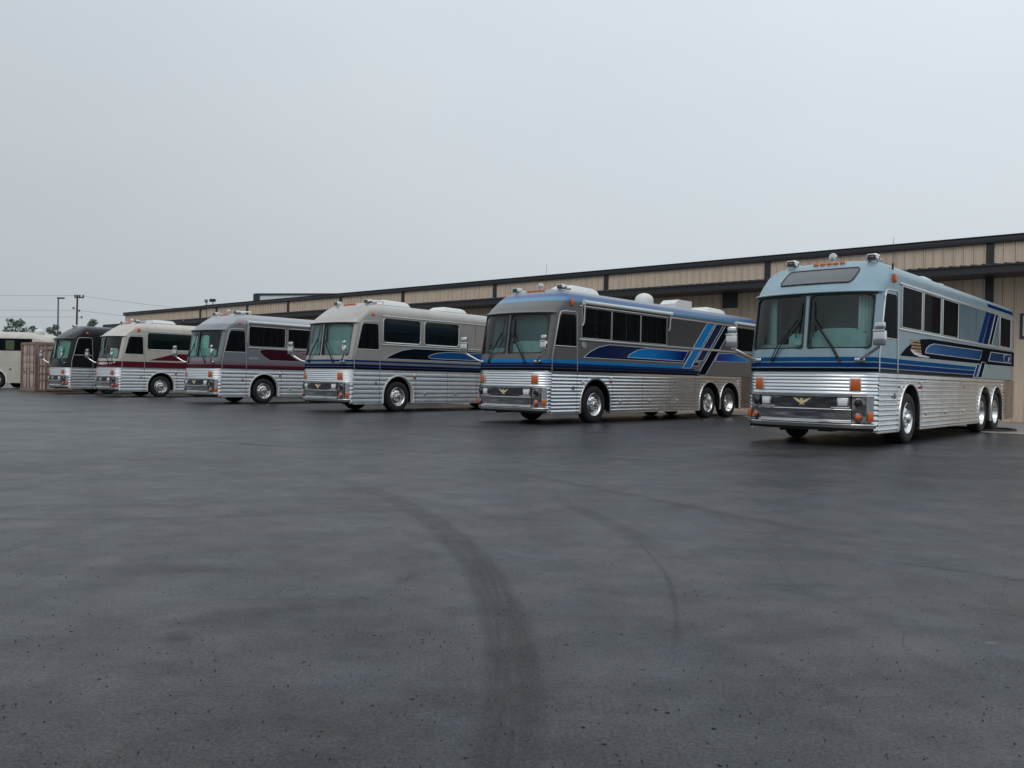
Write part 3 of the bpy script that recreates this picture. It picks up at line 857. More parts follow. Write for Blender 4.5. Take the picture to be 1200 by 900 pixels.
# ---- coach 1: ice blue
def extra1(b):
    mb = MB()      # dark panel above the windshields
    k = 8
    pts = []
    def capp(y, X, off):
        p = roof_pt(y, 9.0, X)
        q = roof_pt(y, 9.0, X + 0.02)
        n = Vector((-(q.z - p.z), 0, q.x - p.x)).normalized()
        return p + n * off
    nX, nY = 8, 10
    rows = []
    for i in range(nX + 1):
        X = 0.21 + 0.54 * i / nX
        hw = 0.70 - (0.045 if i in (0, nX) else 0.012 if i in (1, nX - 1) else 0.0)
        rows.append([capp(-hw + 2 * hw * j / nY, X, 0.012) for j in range(nY + 1)])
    mb.grid(rows)
    o = mb.build('cap_window', mat('smoked_cap_panel', (0.055, 0.06, 0.075), 0.3, coat=0.3), b, 60)
    loop = [rows[0][j] for j in range(nY + 1)] + [rows[i][nY] for i in range(1, nX + 1)] + [rows[nX][j] for j in range(nY - 1, -1, -1)] + [rows[i][0] for i in range(nX - 1, 0, -1)]
    mb = MB(); mb.tube(loop + [loop[0]], 0.013, 6); mb.build('gasket', M['black'], o, 60)
    # dark blue band along the rear roof shoulder
    mb = MB()
    for s in (-1, 1):
        cols = [(y, z) for (y, z) in PROF if 3.17 < z < 3.34]
        mb.grid([[Vector((X + (z - ZG) * .9, s * (y + .004), z + .003)) if X < 9 else Vector((X, s * (y + .004), z + .003)) for (y, z) in cols] for X in (8.5, 9.2, 10.5, LEN - .3)])
    mb.build('roof_band', P['navy'], b, 60)
    # painted bird head with feathered crest on the driver's side
    mb = MB(); s = -1
    for r_ in range(4):
        for c in range(5):
            x = 2.12 + 0.13 * c + 0.03 * r_; z = 2.085 - 0.062 * r_
            side_poly(mb, [(x, z - .045), (x + .105, z - .04), (x + .12, z - .005), (x + .02, z)], 0.0085, s)
    mb.build('feather_crest', M['tan'], b)
    mb = MB(); side_poly(mb, [(2.10, 1.865), (2.2, 1.83), (2.45, 1.80), (2.85, 1.80), (2.88, 1.84), (2.5, 1.85), (2.3, 1.88), (2.12, 1.90)], 0.010, s); mb.build('crest_band', M['red'], b)
    mb = MB(); side_poly(mb, [(2.15, 1.86), (2.35, 1.79), (2.7, 1.755), (3.35, 1.75), (3.45, 1.77), (2.8, 1.80), (2.45, 1.835), (2.2, 1.88)], 0.0115, s); mb.build('crest_tail', M['white'], b)
    # script-like flourish near the rear
    pts = [(10.75 + 0.28 * math.cos(t * .42) * (1 - t * .02), 1.97 + 0.12 * math.sin(t * .42)) for t in range(2, 14)]
    mb = outline_tube(pts, -1, 0.008, 0.010); mb.build('script_mark', PIN, b, 60)
    mb = outline_tube([(11.05, 1.88), (11.15, 2.02), (11.2, 1.9), (11.32, 2.04)], -1, 0.008, 0.009); mb.build('script_mark', PIN, b, 60)

GRP = 'coaches parked in a row along the warehouse'
coach1 = dict(blank=(5.74, 9.93, soften(mat('ice_dark_reflection', (0.10, 0.185, 0.235), 0.2, bump=0.05, bscale=1.2, var=.12, vscale=1.5), .25, .06)),  # blank panel: dark wall reflection painted into the ice blue
    label='ice blue coach at the end of the row, dark panel above its windshields', x=5.590, y=15.353, yaw=R(47.8), paint=P['ice'],
    belt=[(1.392, 1.455, P['ink'], 8.0), (1.475, 1.56, P['royal'], 8.0), (1.58, 1.66, P['mid'], 7.6)],
    windows=[(1.55, 2.84, 'darkglass'), (2.97, 4.23, 'darkglass'), (4.40, 5.68, 'darkglass'), (10.0, 11.33, 'darkglass')],
    rails=[(1.40, 11.88, 2.245, 0.022), (1.40, 11.88, 3.125, 0.022)],
    swoosh=[([(1.48, 1.735), (1.85, 1.89), (2.3, 2.03), (2.85, 2.12), (3.5, 2.155), (11.88, 2.19), (11.88, 1.78), (8.4, 1.755)], 0, P['ink'], False),
            ([(3.13, 1.845), (3.2, 1.93), (3.4, 2.01), (3.75, 2.06), (8.05, 2.085), (7.8, 1.845)], 1, P['fade3'], True),
            ([(8.75, 1.85), (9.0, 2.09), (11.5, 2.10), (11.5, 1.86)], 1, P['fade3'], True),
            (slant(7.61, 8.05, 2.275, 3.10, .97), 0, P['royal'], False), (slant(8.15, 8.62, 2.275, 3.10, .9), 0, P['navy'], False), (slant(8.74, 9.08, 2.275, 3.10, .86), 0, P['ink'], True),
            (slant(7.15, 7.45, 1.40, 1.735, 1.1), 3, P['royal'], True), (slant(7.6, 8.0, 1.40, 1.80, 1.0), 3, P['ink'], True)],
    pin=PIN, roof=[('vent', 4.9, 5.6, -0.8, 0.0, 0.13), ('vent', 5.9, 6.6, -0.8, 0.0, 0.09), ('antenna', 1.12, 0, -1.17, 0, 0.62)],
    cards=[(0.10, 0.28, 1.90, 2.06, 0.06, 'shade'), (-1.08, -0.08, 1.84, 2.22, 0.12, 'dash'), (0.1, 0.45, 1.84, 2.15, 0.22, 'shade')], curtain=(1, -1), extra=extra1)
make_bus(coach1)

# ---- coach 2: dark taupe, blue bands
def extra2(b):
    mb = MB()
    mb.lathe([(0.085, 0), (0.085, 0.014), (0.066, 0.014), (0.066, 0)], (1.6, -W - .004, 2.10), (0, -1, 0), 20)
    for k in range(3): mb.tube([(1.56 + .04 * k, -W - .01, 2.06), (1.57 + .03 * k, -W - .01, 2.14)], 0.009, 5)
    mb.build('round_badge', PIN, b)
coach2 = dict(sashes=(2.15, 3.56), blank=(5.76, 10.1, mat('dark_grey_gloss', (0.075, 0.077, 0.082), 0.2, 0.2, bump=0.05, bscale=1.2, spec=.3)),
    label='dark taupe coach with blue diagonal bands and blue striped roof', x=-0.090, y=21.162, yaw=R(47.48), paint=P['grey'],
    belt=[(1.392, 1.445, P['ink'], 8.0), (1.46, 1.525, P['navy'], 7.9), (1.535, 1.58, P['royal'], 7.5), (1.592, 1.675, P['sky'], 7.2)],
    windows=[(1.50, 2.82, 'darkglass'), (2.87, 4.27, 'darkglass'), (4.31, 5.70, 'darkglass'), (10.17, 11.55, 'darkglass')], frame_r=0.008,
    rails=[(1.40, 11.88, 2.235, 0.024), (1.40, 11.88, 3.125, 0.02)],
    swoosh=[([(1.60, 1.765), (1.9, 1.93), (2.25, 2.06), (2.74, 2.15), (7.2, 2.155), (6.8, 1.755)], 0, P['navy'], True),
            ([(3.64, 1.835), (3.75, 1.92), (4.1, 2.05), (4.62, 2.125), (7.0, 2.13), (6.7, 1.82)], 1, P['fade1'], True),
            ([(8.73, 1.87), (8.95, 2.13), (9.92, 2.18), (10.4, 2.11), (11.17, 1.95), (11.05, 1.90)], 0, P['fade2'], True),
            (slant(6.66, 7.12, 1.60, 2.21, 1.06), 2, P['sky'], True), (slant(7.28, 7.78, 2.262, 3.10, 1.06), 1, P['sky'], True),
            (slant(7.5, 7.92, 1.86, 2.21, 1.05), 2, P['navy'], True), (slant(7.9, 8.36, 2.262, 3.10, 1.05), 1, P['navy'], True),
            (slant(7.60, 8.10, 1.40, 2.21, 1.07), 1, P['ink'], True), (slant(8.52, 9.0, 2.262, 3.10, 1.07), 1, P['ink'], True),
            ([(7.22, 1.68), (7.36, 1.81), (7.72, 1.81), (7.6, 1.68)], 3, P['navy'], True)],
    pin=PIN, roof=[('air_conditioner', 1.9, 3.4, -0.42, 0.42, 0.21), ('satellite_dome', 6.0, 6.6, -0.3, 0.3, 0.40), ('roof_box', 7.7, 8.75, -0.3, 0.3, 0.32), ('air_conditioner', 9.5, 11.0, -0.42, 0.42, 0.20), ('antenna', 1.55, 0, 0.1, 0, 1.0)],
    awning=[(1.54, 5.86, 3.225, 0.055, [(1.56, 2.6), (5.84, 2.7)]), (10.1, 11.6, 3.225, 0.05, [(10.12, 2.75)])],
    cards=[(-1.08, -0.1, 1.84, 2.16, 0.12, 'dash'), (0.1, 1.05, 1.84, 2.0, 0.2, 'dash'), (-1.1, -0.05, 1.84, 2.84, 0.25, 'reflect_card'), (0.05, 1.1, 1.84, 2.84, 0.25, 'reflect_card')], extra=extra2)  # the two full-height grey cards are added in place of windshield reflections
make_bus(coach2)

# ---- coach 3: taupe silver
coach3 = dict(pitch=0.145, fdepth=0.009, steel='flute_soft',
    label='silver taupe coach with two rounded side windows and navy swoosh', x=-6.123, y=26.154, yaw=R(49.35), paint=P['taupe'], round_marker=True, white_arch=True,
    belt=[(1.392, 1.455, P['ink'], 13), (1.465, 1.545, P['navy'], 13), (1.555, 1.61, P['greyband'], 13), (1.62, 1.68, P['royal'], 13)],
    windows=[(1.45, 3.11, 'darkglass2'), (3.29, 4.98, 'darkglass2'), (7.2, 9.0, 'darkglass2'), (9.2, 11.2, 'darkglass2')], win_r=0.12, frame_r=0.024,
    rails=[(1.40, 11.88, 2.215, 0.022), (1.40, 11.88, 3.15, 0.02)],
    swoosh=[([(1.53, 1.755), (1.9, 1.92), (2.3, 2.06), (2.82, 2.135), (8.5, 2.15), (8.5, 1.755)], 0, P['ink'], True),
            ([(3.50, 1.865), (3.55, 1.93), (3.9, 2.02), (4.45, 2.075), (8.3, 2.09), (8.3, 1.82), (3.6, 1.825)], 1, P['mid'], True)],
    pin=PIN, roof=[('air_conditioner', 1.95, 3.4, -0.42, 0.42, 0.19), ('air_conditioner', 4.85, 6.25, -0.42, 0.42, 0.18), ('rail', 1.2, 2.0, -0.6, 0, .12)], dome_spot=False,
    cards=[(0.06, 1.09, 1.84, 2.25, 0.10, 'dash'), (-1.09, -0.06, 1.84, 2.32, 0.10, 'dash'), (0.05, 1.1, 1.84, 2.84, 0.16, 'midshade'), (-1.1, -0.05, 1.84, 2.84, 0.16, 'midshade')], glass=M['windshield'])
make_bus(coach3)

# ---- coach 4: slate, maroon swoosh
def extra4(b):
    for k in range(2):
        pts = [(1.55 + .22 * k + 0.09 * math.cos(t * .5), 1.80 + 0.04 * math.sin(t * 1.0)) for t in range(13)]
        outline_tube(pts, -1, 0.006, 0.011).build('script_mark', PIN, b, 60)
coach4 = dict(pitch=0.145, fdepth=0.009, steel='flute_soft',
    label='slate grey coach with dark maroon swoosh and teal windshields', x=-12.336, y=31.808, yaw=R(49.4), paint=P['slate'], round_marker=True, white_arch=True, glass=M['windshield_teal'],
    belt=[(1.392, 1.44, P['darkmaroon'], 13), (1.445, 1.53, P['maroon'], 13), (1.545, 1.58, P['mauve'], 13), (1.59, 1.66, P['mauve'], 13)],
    windows=[(1.42, 3.10, 'darkglass'), (3.22, 4.95, 'darkglass'), (5.1, 6.8, 'darkglass')], win_r=0.09, frame_r=0.02,
    rails=[(1.40, 11.88, 2.235, 0.022)],
    swoosh=[([(1.95, 2.04), (1.92, 2.11), (1.98, 2.17), (2.15, 2.195), (7.6, 2.195), (7.6, 1.745), (2.42, 1.745), (2.1, 1.90)], 0, P['darkmaroon'], True),
            ([(3.36, 2.03), (3.38, 2.10), (3.5, 2.14), (7.4, 2.14), (7.4, 1.80), (3.75, 1.80), (3.5, 1.90)], 1, P['mauve'], True)],
    pin=PINK, roof=[('rail', 1.15, 1.9, -0.55, 0, .12), ('air_conditioner', 6.5, 8.0, -0.5, 0.4, 0.2)], awning=[(1.38, 6.8, 3.235, 0.06, [(1.36, 2.4)])],
    cards=[(0.08, 1.06, 1.84, 2.66, 0.08, 'shade'), (-0.6, -0.08, 1.84, 2.68, 0.08, 'shade'), (-1.05, -0.08, 1.84, 2.18, 0.06, 'dash')], extra=extra4)
make_bus(coach4)

# ---- coach 5: beige with maroon stripe
coach5 = dict(pitch=0.145, fdepth=0.009, steel='flute_soft',
    label='beige coach with plain maroon belt stripe and rising maroon wedge', x=-19.389, y=38.454, yaw=R(48.23), paint=P['beige'], white_arch=True,
    belt=[(1.41, 1.69, P['maroon'], 13)],
    windows=[(1.46, 4.2, 'darkglass2'), (4.4, 7.0, 'darkglass2')], win_r=0.10, frame_r=0.018,
    rails=[(1.40, 11.88, 3.155, 0.018)],
    swoosh=[([(1.53, 1.765), (2.82, 2.12), (5.6, 2.16), (5.6, 1.765)], 0, P['maroon'], False)],
    pin=PINK, roof=[('air_conditioner', 2.0, 3.25, -0.42, 0.42, 0.18), ('rail', 1.6, 2.0, -0.6, 0, .12)],
    cards=[(0.1, 1.05, 1.84, 2.7, 0.12, 'midshade'), (-1.05, -0.5, 1.84, 2.32, 0.08, 'curtain'), (-1.0, -.1, 1.84, 2.1, 0.14, 'dash')], curtain=(1,))
make_bus(coach5)

# ---- coach 6: black top
coach6 = dict(pitch=0.145, fdepth=0.009, steel='flute_soft',
    label='black topped coach with pale trim round its cab door, beside the container', x=-23.866, y=42.328, yaw=R(48.67), paint=P['blacktop'], round_marker=True, white_arch=True,
    glass=M['windshield_teal'], windows=[(4.0, 5.6, 'darkglass')], win_r=0.1, dome_spot=False, spots=(1,), lamps=0,
    roof=[], cards=[(-0.66, -0.08, 1.84, 2.5, 0.06, 'shade'), (-1.05, -0.1, 1.84, 2.78, 0.16, 'midshade'), (0.1, 1.05, 1.84, 2.75, 0.08, 'shade'), (-1.08, -0.6, 1.84, 2.0, 0.1, 'dash')], curtain=(1,),
    extra=lambda b: MB().box(1.25, 1.42, -1.17, -1.09, 3.30, 3.36, 0, 0.02).build('roof_lamp', M['gold'], b))
make_bus(coach6)

# ---- coach 7: cream, parked crosswise behind the container
def coach_seven():
    b = thing('coach', 'cream coach with black window band, mostly behind the brown container', 'coach', (-29.70, 52.85, 0.02), math.pi, GRP)
    # local: x to the rear (image left), +y faces the camera after the half turn
    paint = P['cream']
    def pr(k): return [(1.24 * sy * k, z) for (sy, z) in ()]
    half = [(1.24, 0.36), (1.24, 1.5), (1.24, 2.44), (1.235, 3.22), (1.20, 3.36), (1.10, 3.48), (0.9, 3.58), (0.5, 3.645), (0.0, 3.66)]
    colp = half + [(-y, z) for (y, z) in half[::-1][1:]]
    rows = []
    for (X, k, dz) in ((0.0, .86, -.52), (0.1, .93, -.38), (0.3, .975, -.24), (0.7, 1, -.09), (1.2, 1, -.02), (1.8, 1, 0), (5, 1, 0), (9, 1, 0), (11.9, 1, 0), (12.0, .97, -.1)):
        rows.append([Vector((X, y * k, z + (dz if z > 3.3 else dz * .55 if z > 3.0 else 0))) for (y, z) in colp])
    # cut arch by panels: body upper loft plus lower side panels
    q = MB(); n = len(colp)
    q.grid([r_[1:-1] for r_ in rows]); q.add(rows[0], [tuple(range(n))]); q.add(rows[-1], [tuple(range(n))])
    q.build('body_shell', paint, b, 40)
    xw = [3.28, 9.2, 10.6]
    for s in (-1, 1):
        q = MB(); lv = [0.36 + i * (1.5 - 0.36) / 24 for i in range(25)]
        for (x0, x1) in ((0.15, 6.2), (6.2, 11.95)):
            xa = [a for a in xw if x0 < a < x1]; pts = []
            for z in lv:
                iv = [x0]
                for a in xa:
                    w = ARCH_R if z < ARCH_Z else math.sqrt(max(0, ARCH_R ** 2 - (z - ARCH_Z) ** 2)); iv += [a - w, a + w]
                iv.append(x1); pts.append([(x, s * 1.24, z) for x in iv])
            k = len(pts[0]); o = len(q.v)
            for r_ in pts: q.v += r_
            for i in range(24):
                for j in range(0, k, 2):
                    a = o + i * k + j; q.f.append((a, a + 1, a + k + 1, a + k)); q.m.append(0)
        q.build('lower_panel', paint, b)
        for a in xw:
            q = MB(); ring = []
            for i in range(-1, 30):
                t = math.pi * max(0, min(28, i)) / 28
                x, z = a - ARCH_R * math.cos(t), ARCH_Z + ARCH_R * math.sin(t)
                if i in (-1, 29): z = 0.36
                nx, nz_ = -math.cos(t), math.sin(t)
                ring.append([Vector((x, s * 1.14, z)), Vector((x, s * 1.265, z)), Vector((x + nx * .075, s * 1.262, z + nz_ * .075)), Vector((x + nx * .085, s * 1.24, z + nz_ * .085))])
            q.grid(ring); q.build('arch_trim', M['white'], b, 50)
        q = MB(); q.box(1.0, 11.7, s * 1.235, s * 1.246, 2.42, 3.2); wb = q.build('window_band', M['darkglass'], b)
        for k, x in enumerate((2.12, 4.3, 6.0, 8.0)):
            q = MB(); q.box(x, x + .55 if k == 0 else x + 1.3, s * 1.246, s * 1.25, 2.48, 3.08)
            q.build('pane', mat('green_tinted_pane', (0.07, 0.10, 0.045), 0.15) if k == 0 and s > 0 else M['darkglass2'], wb)
        for zz in (1.52, 1.70):
            q = MB(); q.box(0.3, 11.9, s * 1.239, s * 1.252, zz, zz + .025); q.build('side_rail', M['trim'], b)
        q = MB(); q.box(2.3, 2.42, s * 1.24, s * 1.26, 1.2, 1.28); q.build('side_lamp', M['black'], b)
        q = MB(); q.box(1.0, 11.8, s * 1.235, s * 1.26, 3.2, 3.26); q.build('gutter', M['white'], b)
        for x in xw: 
            w = wheel(b, x, s, 'steer' if x < 5 else 'drive'); w.location.y = s * 1.09
    q = MB(); q.box(0.3, 11.7, -.75, .75, .4, 1.5); q.box(0.2, 2.5, -1.2, 1.2, .42, 1.45); q.box(4.1, 8.4, -1.2, 1.2, .4, 1.45); q.build('chassis', M['under'], b)
    q = MB(); q.lathe([(0.30, -0.05), (0.31, 0.08), (0.26, 0.2), (0.15, 0.27), (0.001, 0.29)], (0.95, 0.5, 3.60), (0, 0, 1), 18); q.build('satellite_dome', M['white'], b, 50)
    q = MB(); q.box(0.02, 0.06, -1.0, 1.0, 1.9, 2.9); q.build('windshield', M['darkglass'], b)
coach_seven()

# ------------------------------------------------------------------ ground
def asphalt_mat():
    mt, n, b = _new('worn_asphalt')
    L = n.links.new
    t = n.nodes.new('ShaderNodeTexCoord')
    def noise(scale, detail=6, rough=0.6, stretch=None, rot=0):
        z = n.nodes.new('ShaderNodeTexNoise'); z.inputs['Scale'].default_value = scale; z.inputs['Detail'].default_value = detail; z.inputs['Roughness'].default_value = rough
        if stretch:
            mp = n.nodes.new('ShaderNodeMapping'); mp.inputs['Scale'].default_value = stretch; mp.inputs['Rotation'].default_value = (0, 0, rot)
            L(t.outputs['Object'], mp.inputs[0]); L(mp.outputs[0], z.inputs['Vector'])
        else: L(t.outputs['Object'], z.inputs['Vector'])
        return z.outputs['Fac']
    def rng(v, a, b_, lo, hi):
        k = n.nodes.new('ShaderNodeMapRange'); k.inputs['From Min'].default_value = a; k.inputs['From Max'].default_value = b_; k.inputs['To Min'].default_value = lo; k.inputs['To Max'].default_value = hi
        L(v, k.inputs['Value']); return k.outputs[0]
    def mulv(a, b_):
        k = n.nodes.new('ShaderNodeMath'); k.operation = 'MULTIPLY'; L(a, k.inputs[0]); L(b_, k.inputs[1]); return k.outputs[0]
    big = rng(noise(0.16, 5, 0.55), 0.3, 0.7, 0.68, 1.32)
    mid = rng(noise(0.9, 10, 0.74), 0.3, 0.7, 0.66, 1.34)
    streak = rng(noise(1.0, 4, 0.6, (0.5, 3.2, 1), R(40)), 0.3, 0.7, 0.9, 1.1)
    fine = rng(noise(70, 4, 0.75), 0.3, 0.7, 0.45, 1.55)
    grit = rng(noise(260, 2, 0.6), 0.35, 0.65, 0.6, 1.4)
    v = n.nodes.new('ShaderNodeTexVoronoi'); v.inputs['Scale'].default_value = 10.0; L(t.outputs['Object'], v.inputs['Vector'])
    pock = rng(v.outputs['Distance'], 0.06, 0.12, 0.10, 1.0)
    gate = rng(noise(7.0, 4, .7), 0.50, 0.54, 0.0, 1.0)
    one = n.nodes.new('ShaderNodeMix'); one.data_type = 'FLOAT'; L(gate, one.inputs['Factor']); one.inputs['A'].default_value = 1.0; L(pock, one.inputs['B'])
    patch = rng(noise(2.4, 10, 0.76), 0.42, 0.62, 1.0, 0.70)
    f0 = mulv(mulv(mulv(mulv(big, mid), streak), mulv(fine, grit)), one.outputs[0])
    f = mulv(f0, patch)
    tint = n.nodes.new('ShaderNodeMix'); tint.data_type = 'RGBA'
    tint.inputs['A'].default_value = (0.035, 0.037, 0.046, 1); tint.inputs['B'].default_value = (0.042, 0.039, 0.042, 1)
    L(rng(noise(1.1, 8, .7), 0.42, 0.58, 0, 1), tint.inputs['Factor'])
    sc = n.nodes.new('ShaderNodeVectorMath'); sc.operation = 'SCALE'; L(tint.outputs['Result'], sc.inputs[0]); L(f, sc.inputs['Scale'])
    L(sc.outputs[0], b.inputs['Base Color'])
    rr = n.nodes.new('ShaderNodeMath'); rr.operation = 'MULTIPLY'; L(rng(noise(0.35, 6, 0.62), 0.3, 0.7, 0.33, 0.42), rr.inputs[0]); L(rng(noise(2.6, 9, .75), .3, .7, .88, 1.14), rr.inputs[1])
    L(rr.outputs[0], b.inputs['Roughness'])
    fs = n.nodes.new('ShaderNodeMath'); fs.operation = 'MULTIPLY'; fs.inputs[1].default_value = 0.40; fs.use_clamp = True
    L(f, fs.inputs[0]); L(fs.outputs[0], b.inputs['Specular IOR Level'])
    bp = n.nodes.new('ShaderNodeBump'); bp.inputs['Strength'].default_value = 0.12; bp.inputs['Distance'].default_value = 0.004
    L(noise(150, 4, 0.7), bp.inputs['Height'])
    bp2 = n.nodes.new('ShaderNodeBump'); bp2.inputs['Strength'].default_value = 0.2; bp2.inputs['Distance'].default_value = 0.02
    L(noise(2.2, 4, 0.6), bp2.inputs['Height']); L(bp.outputs[0], bp2.inputs['Normal']); L(bp2.outputs[0], b.inputs['Normal'])
    return mt
g = MB(); g.add([(-1500, -300, 0), (1500, -300, 0), (1500, 2500, 0), (-1500, 2500, 0)], [(0, 1, 2, 3)])
tag(g.build('asphalt_ground', asphalt_mat(), None, 0), kind='structure')

# ---- tyre marks, seams and patches: thin worn films lying on the asphalt
def film_mat(name, col, strength, across=8.0, along=0.8, sharp=0.35, edge=0.35):
    mt = bpy.data.materials.new(name); mt.use_nodes = True
    n = mt.node_tree; b = n.nodes['Principled BSDF']; L = n.links.new
    b.inputs['Base Color'].default_value = (*col, 1); b.inputs['Roughness'].default_value = 0.62
    uv = n.nodes.new('ShaderNodeUVMap'); s = n.nodes.new('ShaderNodeSeparateXYZ'); L(uv.outputs[0], s.inputs[0])
    mp = n.nodes.new('ShaderNodeMapping'); mp.inputs['Scale'].default_value = (along, across, 1); L(uv.outputs[0], mp.inputs[0])
    z = n.nodes.new('ShaderNodeTexNoise'); z.inputs['Scale'].default_value = 1.0; z.inputs['Detail'].default_value = 6; z.inputs['Roughness'].default_value = 0.7; L(mp.outputs[0], z.inputs['Vector'])
    k = n.nodes.new('ShaderNodeMapRange'); k.inputs['From Min'].default_value = 0.5 - sharp; k.inputs['From Max'].default_value = 0.5 + sharp; L(z.outputs['Fac'], k.inputs['Value'])
    # v in 0..1 across; soft edges
    a = n.nodes.new('ShaderNodeMath'); a.operation = 'SUBTRACT'; L(s.outputs['Y'], a.inputs[0]); a.inputs[1].default_value = 0.5
    ab = n.nodes.new('ShaderNodeMath'); ab.operation = 'ABSOLUTE'; L(a.outputs[0], ab.inputs[0])
    e = n.nodes.new('ShaderNodeMapRange'); e.inputs['From Min'].default_value = 0.5; e.inputs['From Max'].default_value = 0.5 - edge; L(ab.outputs[0], e.inputs['Value'])
    at = n.nodes.new('ShaderNodeVertexColor'); at.layer_name = 'fade'
    m1 = n.nodes.new('ShaderNodeMath'); m1.operation = 'MULTIPLY'; L(k.outputs[0], m1.inputs[0]); L(e.outputs[0], m1.inputs[1])
    m2 = n.nodes.new('ShaderNodeMath'); m2.operation = 'MULTIPLY'; L(m1.outputs[0], m2.inputs[0]); L(at.outputs['Color'], m2.inputs[1])
    m3 = n.nodes.new('ShaderNodeMath'); m3.operation = 'MULTIPLY'; L(m2.outputs[0], m3.inputs[0]); m3.inputs[1].default_value = strength
    L(m3.outputs[0], b.inputs['Alpha'])
    return mt

def catmull(pts, n=10):
    P_ = [Vector(p) for p in pts]; P_ = [P_[0] * 2 - P_[1]] + P_ + [P_[-1] * 2 - P_[-2]]
    o = []
    for i in range(1, len(P_) - 2):
        for k in range(n):
            t = k / n
            a, b_, c, d = P_[i - 1:i + 3]
            o.append(0.5 * ((2 * b_) + (c - a) * t + (2 * a - 5 * b_ + 4 * c - d) * t * t + (3 * b_ - a - 3 * c + d) * t ** 3))
    o.append(P_[-2]); return o

film_z = [0.004]
def ribbon(name, pts, widths, mt, fades, n=10):
    c = catmull([(x, y, 0) for (x, y) in pts], n)
    N = len(c); vs, fs, uvs, fd = [], [], [], []
    dist = 0
    for i, p in enumerate(c):
        d = (c[min(i + 1, N - 1)] - c[max(i - 1, 0)]).normalized(); nn = Vector((-d.y, d.x, 0))
        t = i / (N - 1) * (len(widths) - 1); a = min(int(t), len(widths) - 2); w = widths[a] + (widths[a + 1] - widths[a]) * (t - a)
        t = i / (N - 1) * (len(fades) - 1); a = min(int(t), len(fades) - 2); fv = fades[a] + (fades[a + 1] - fades[a]) * (t - a)
        if i: dist += (c[i] - c[i - 1]).length
        vs += [tuple(p + nn * w / 2), tuple(p - nn * w / 2)]; uvs += [(dist, 0), (dist, 1)]; fd += [fv, fv]
    for i in range(N - 1): fs.append((2 * i, 2 * i + 1, 2 * i + 3, 2 * i + 2))
    me = bpy.data.meshes.new(name); me.from_pydata([(x, y, film_z[0]) for (x, y, z) in vs], [], fs); me.materials.append(mt)
    film_z[0] += 0.0008
    ul = me.uv_layers.new(name='UVMap')
    for lp in me.loops: ul.data[lp.index].uv = uvs[lp.vertex_index]
    ca = me.color_attributes.new('fade', 'FLOAT_COLOR', 'POINT')
    for i, f_ in enumerate(fd): ca.data[i].color = (f_, f_, f_, 1)
    o = link(name, me); tag(o, kind='structure'); return o

SKID = film_mat('tyre_rubber_film', (0.022, 0.0195, 0.018), 0.45, across=11, along=2.2, sharp=0.34, edge=0.22)
FAINT = film_mat('faint_tyre_film', (0.022, 0.021, 0.021), 0.36, across=9, along=0.6, sharp=0.25)
SEAM = film_mat('seam_film', (0.015, 0.015, 0.016), 0.8, across=2, along=3.0, sharp=0.3, edge=0.45)
DARK_FILM = film_mat('dark_patch_film', (0.016, 0.015, 0.016), 0.75, across=3.0, along=3.5, sharp=0.22, edge=0.5)
PALE = film_mat('pale_scuff_film', (0.28, 0.28, 0.27), 0.55, across=4, along=6, sharp=0.12, edge=0.5)
ribbon('tyre_mark', [(-3.52, 11.16), (-1.97, 8.94), (-1.2, 7.71), (-0.77, 6.75), (-0.4, 5.69), (-0.19, 4.91), (-0.07, 4.14), (0.0, 3.58), (0.03, 2.97), (0.02, 2.61), (0.0, 2.2), (-0.04, 1.5)], [0.22, 0.26, 0.28, 0.27, 0.26, 0.25], SKID, [0.1, 0.35, 0.8, 1, 1, 0.9, 0.8])
ribbon('tyre_mark', [(0.35, 8.2), (0.60, 7.1), (0.86, 6.14), (0.99, 5.45), (1.1, 4.9)], [0.2, 0.24, 0.18], SKID, [0.05, 0.5, 0.55, 0.25, 0.0])
ribbon('tyre_mark', [(0.9, 5.6), (0.92, 4.77), (0.86, 4.2), (0.76, 3.63), (0.6, 3.0)], [0.03, 0.05, 0.04], FAINT, [0.4, 1, 1, 0.5, 0.1])
ribbon('tyre_mark', [(-2.0, 11.5), (-0.2, 10.0), (1.2, 8.0), (2.3, 6.3), (3.6, 5.1)], [0.24, 0.26, 0.22], FAINT, [0.1, 0.6, 0.7, 0.6, 0.1])
ribbon('tyre_mark', [(-6.5, 14.5), (-4.0, 13.0), (-1.0, 12.4), (2.0, 12.8)], [0.3, 0.3], FAINT, [0.2, 0.8, 0.7, 0.2])
ribbon('pavement_seam', [(-9.0, 5.7), (-3.84, 6.09), (-2.39, 6.33), (-0.85, 6.88), (0.4, 7.5)], [0.03, 0.035, 0.03], SEAM, [1, 1, 0.9, 0.4])
ribbon('pavement_crack', [(1.2, 6.3), (1.75, 5.72), (2.17, 5.40), (2.45, 5.14), (2.67, 5.02), (3.02, 4.72), (3.6, 4.35)], [0.025, 0.03, 0.05, 0.035], SEAM, [0.2, 0.7, 1, 1])
ribbon('pavement_crack', [(-2.6, 2.9), (-2.2, 3.35), (-1.95, 3.4), (-1.6, 3.9), (-1.1, 4.05), (-0.6, 4.6)], [0.008, 0.012, 0.009, 0.014, 0.006], SEAM, [0.3, 0.8, 0.7, 0.9, 0.3])
ribbon('pavement_crack', [(1.9, 2.9), (1.7, 3.4), (1.82, 3.8), (1.6, 4.5), (1.75, 5.3)], [0.006, 0.011, 0.008, 0.013, 0.007], SEAM, [0.3, 0.7, 0.8, 0.8, 0.3])
ribbon('pavement_seam', [(-3.14, 4.4), (-3.12, 4.95), (-3.12, 5.49), (-3.0, 6.3)], [0.04, 0.03], SEAM, [0.6, 0.9, 0.4])
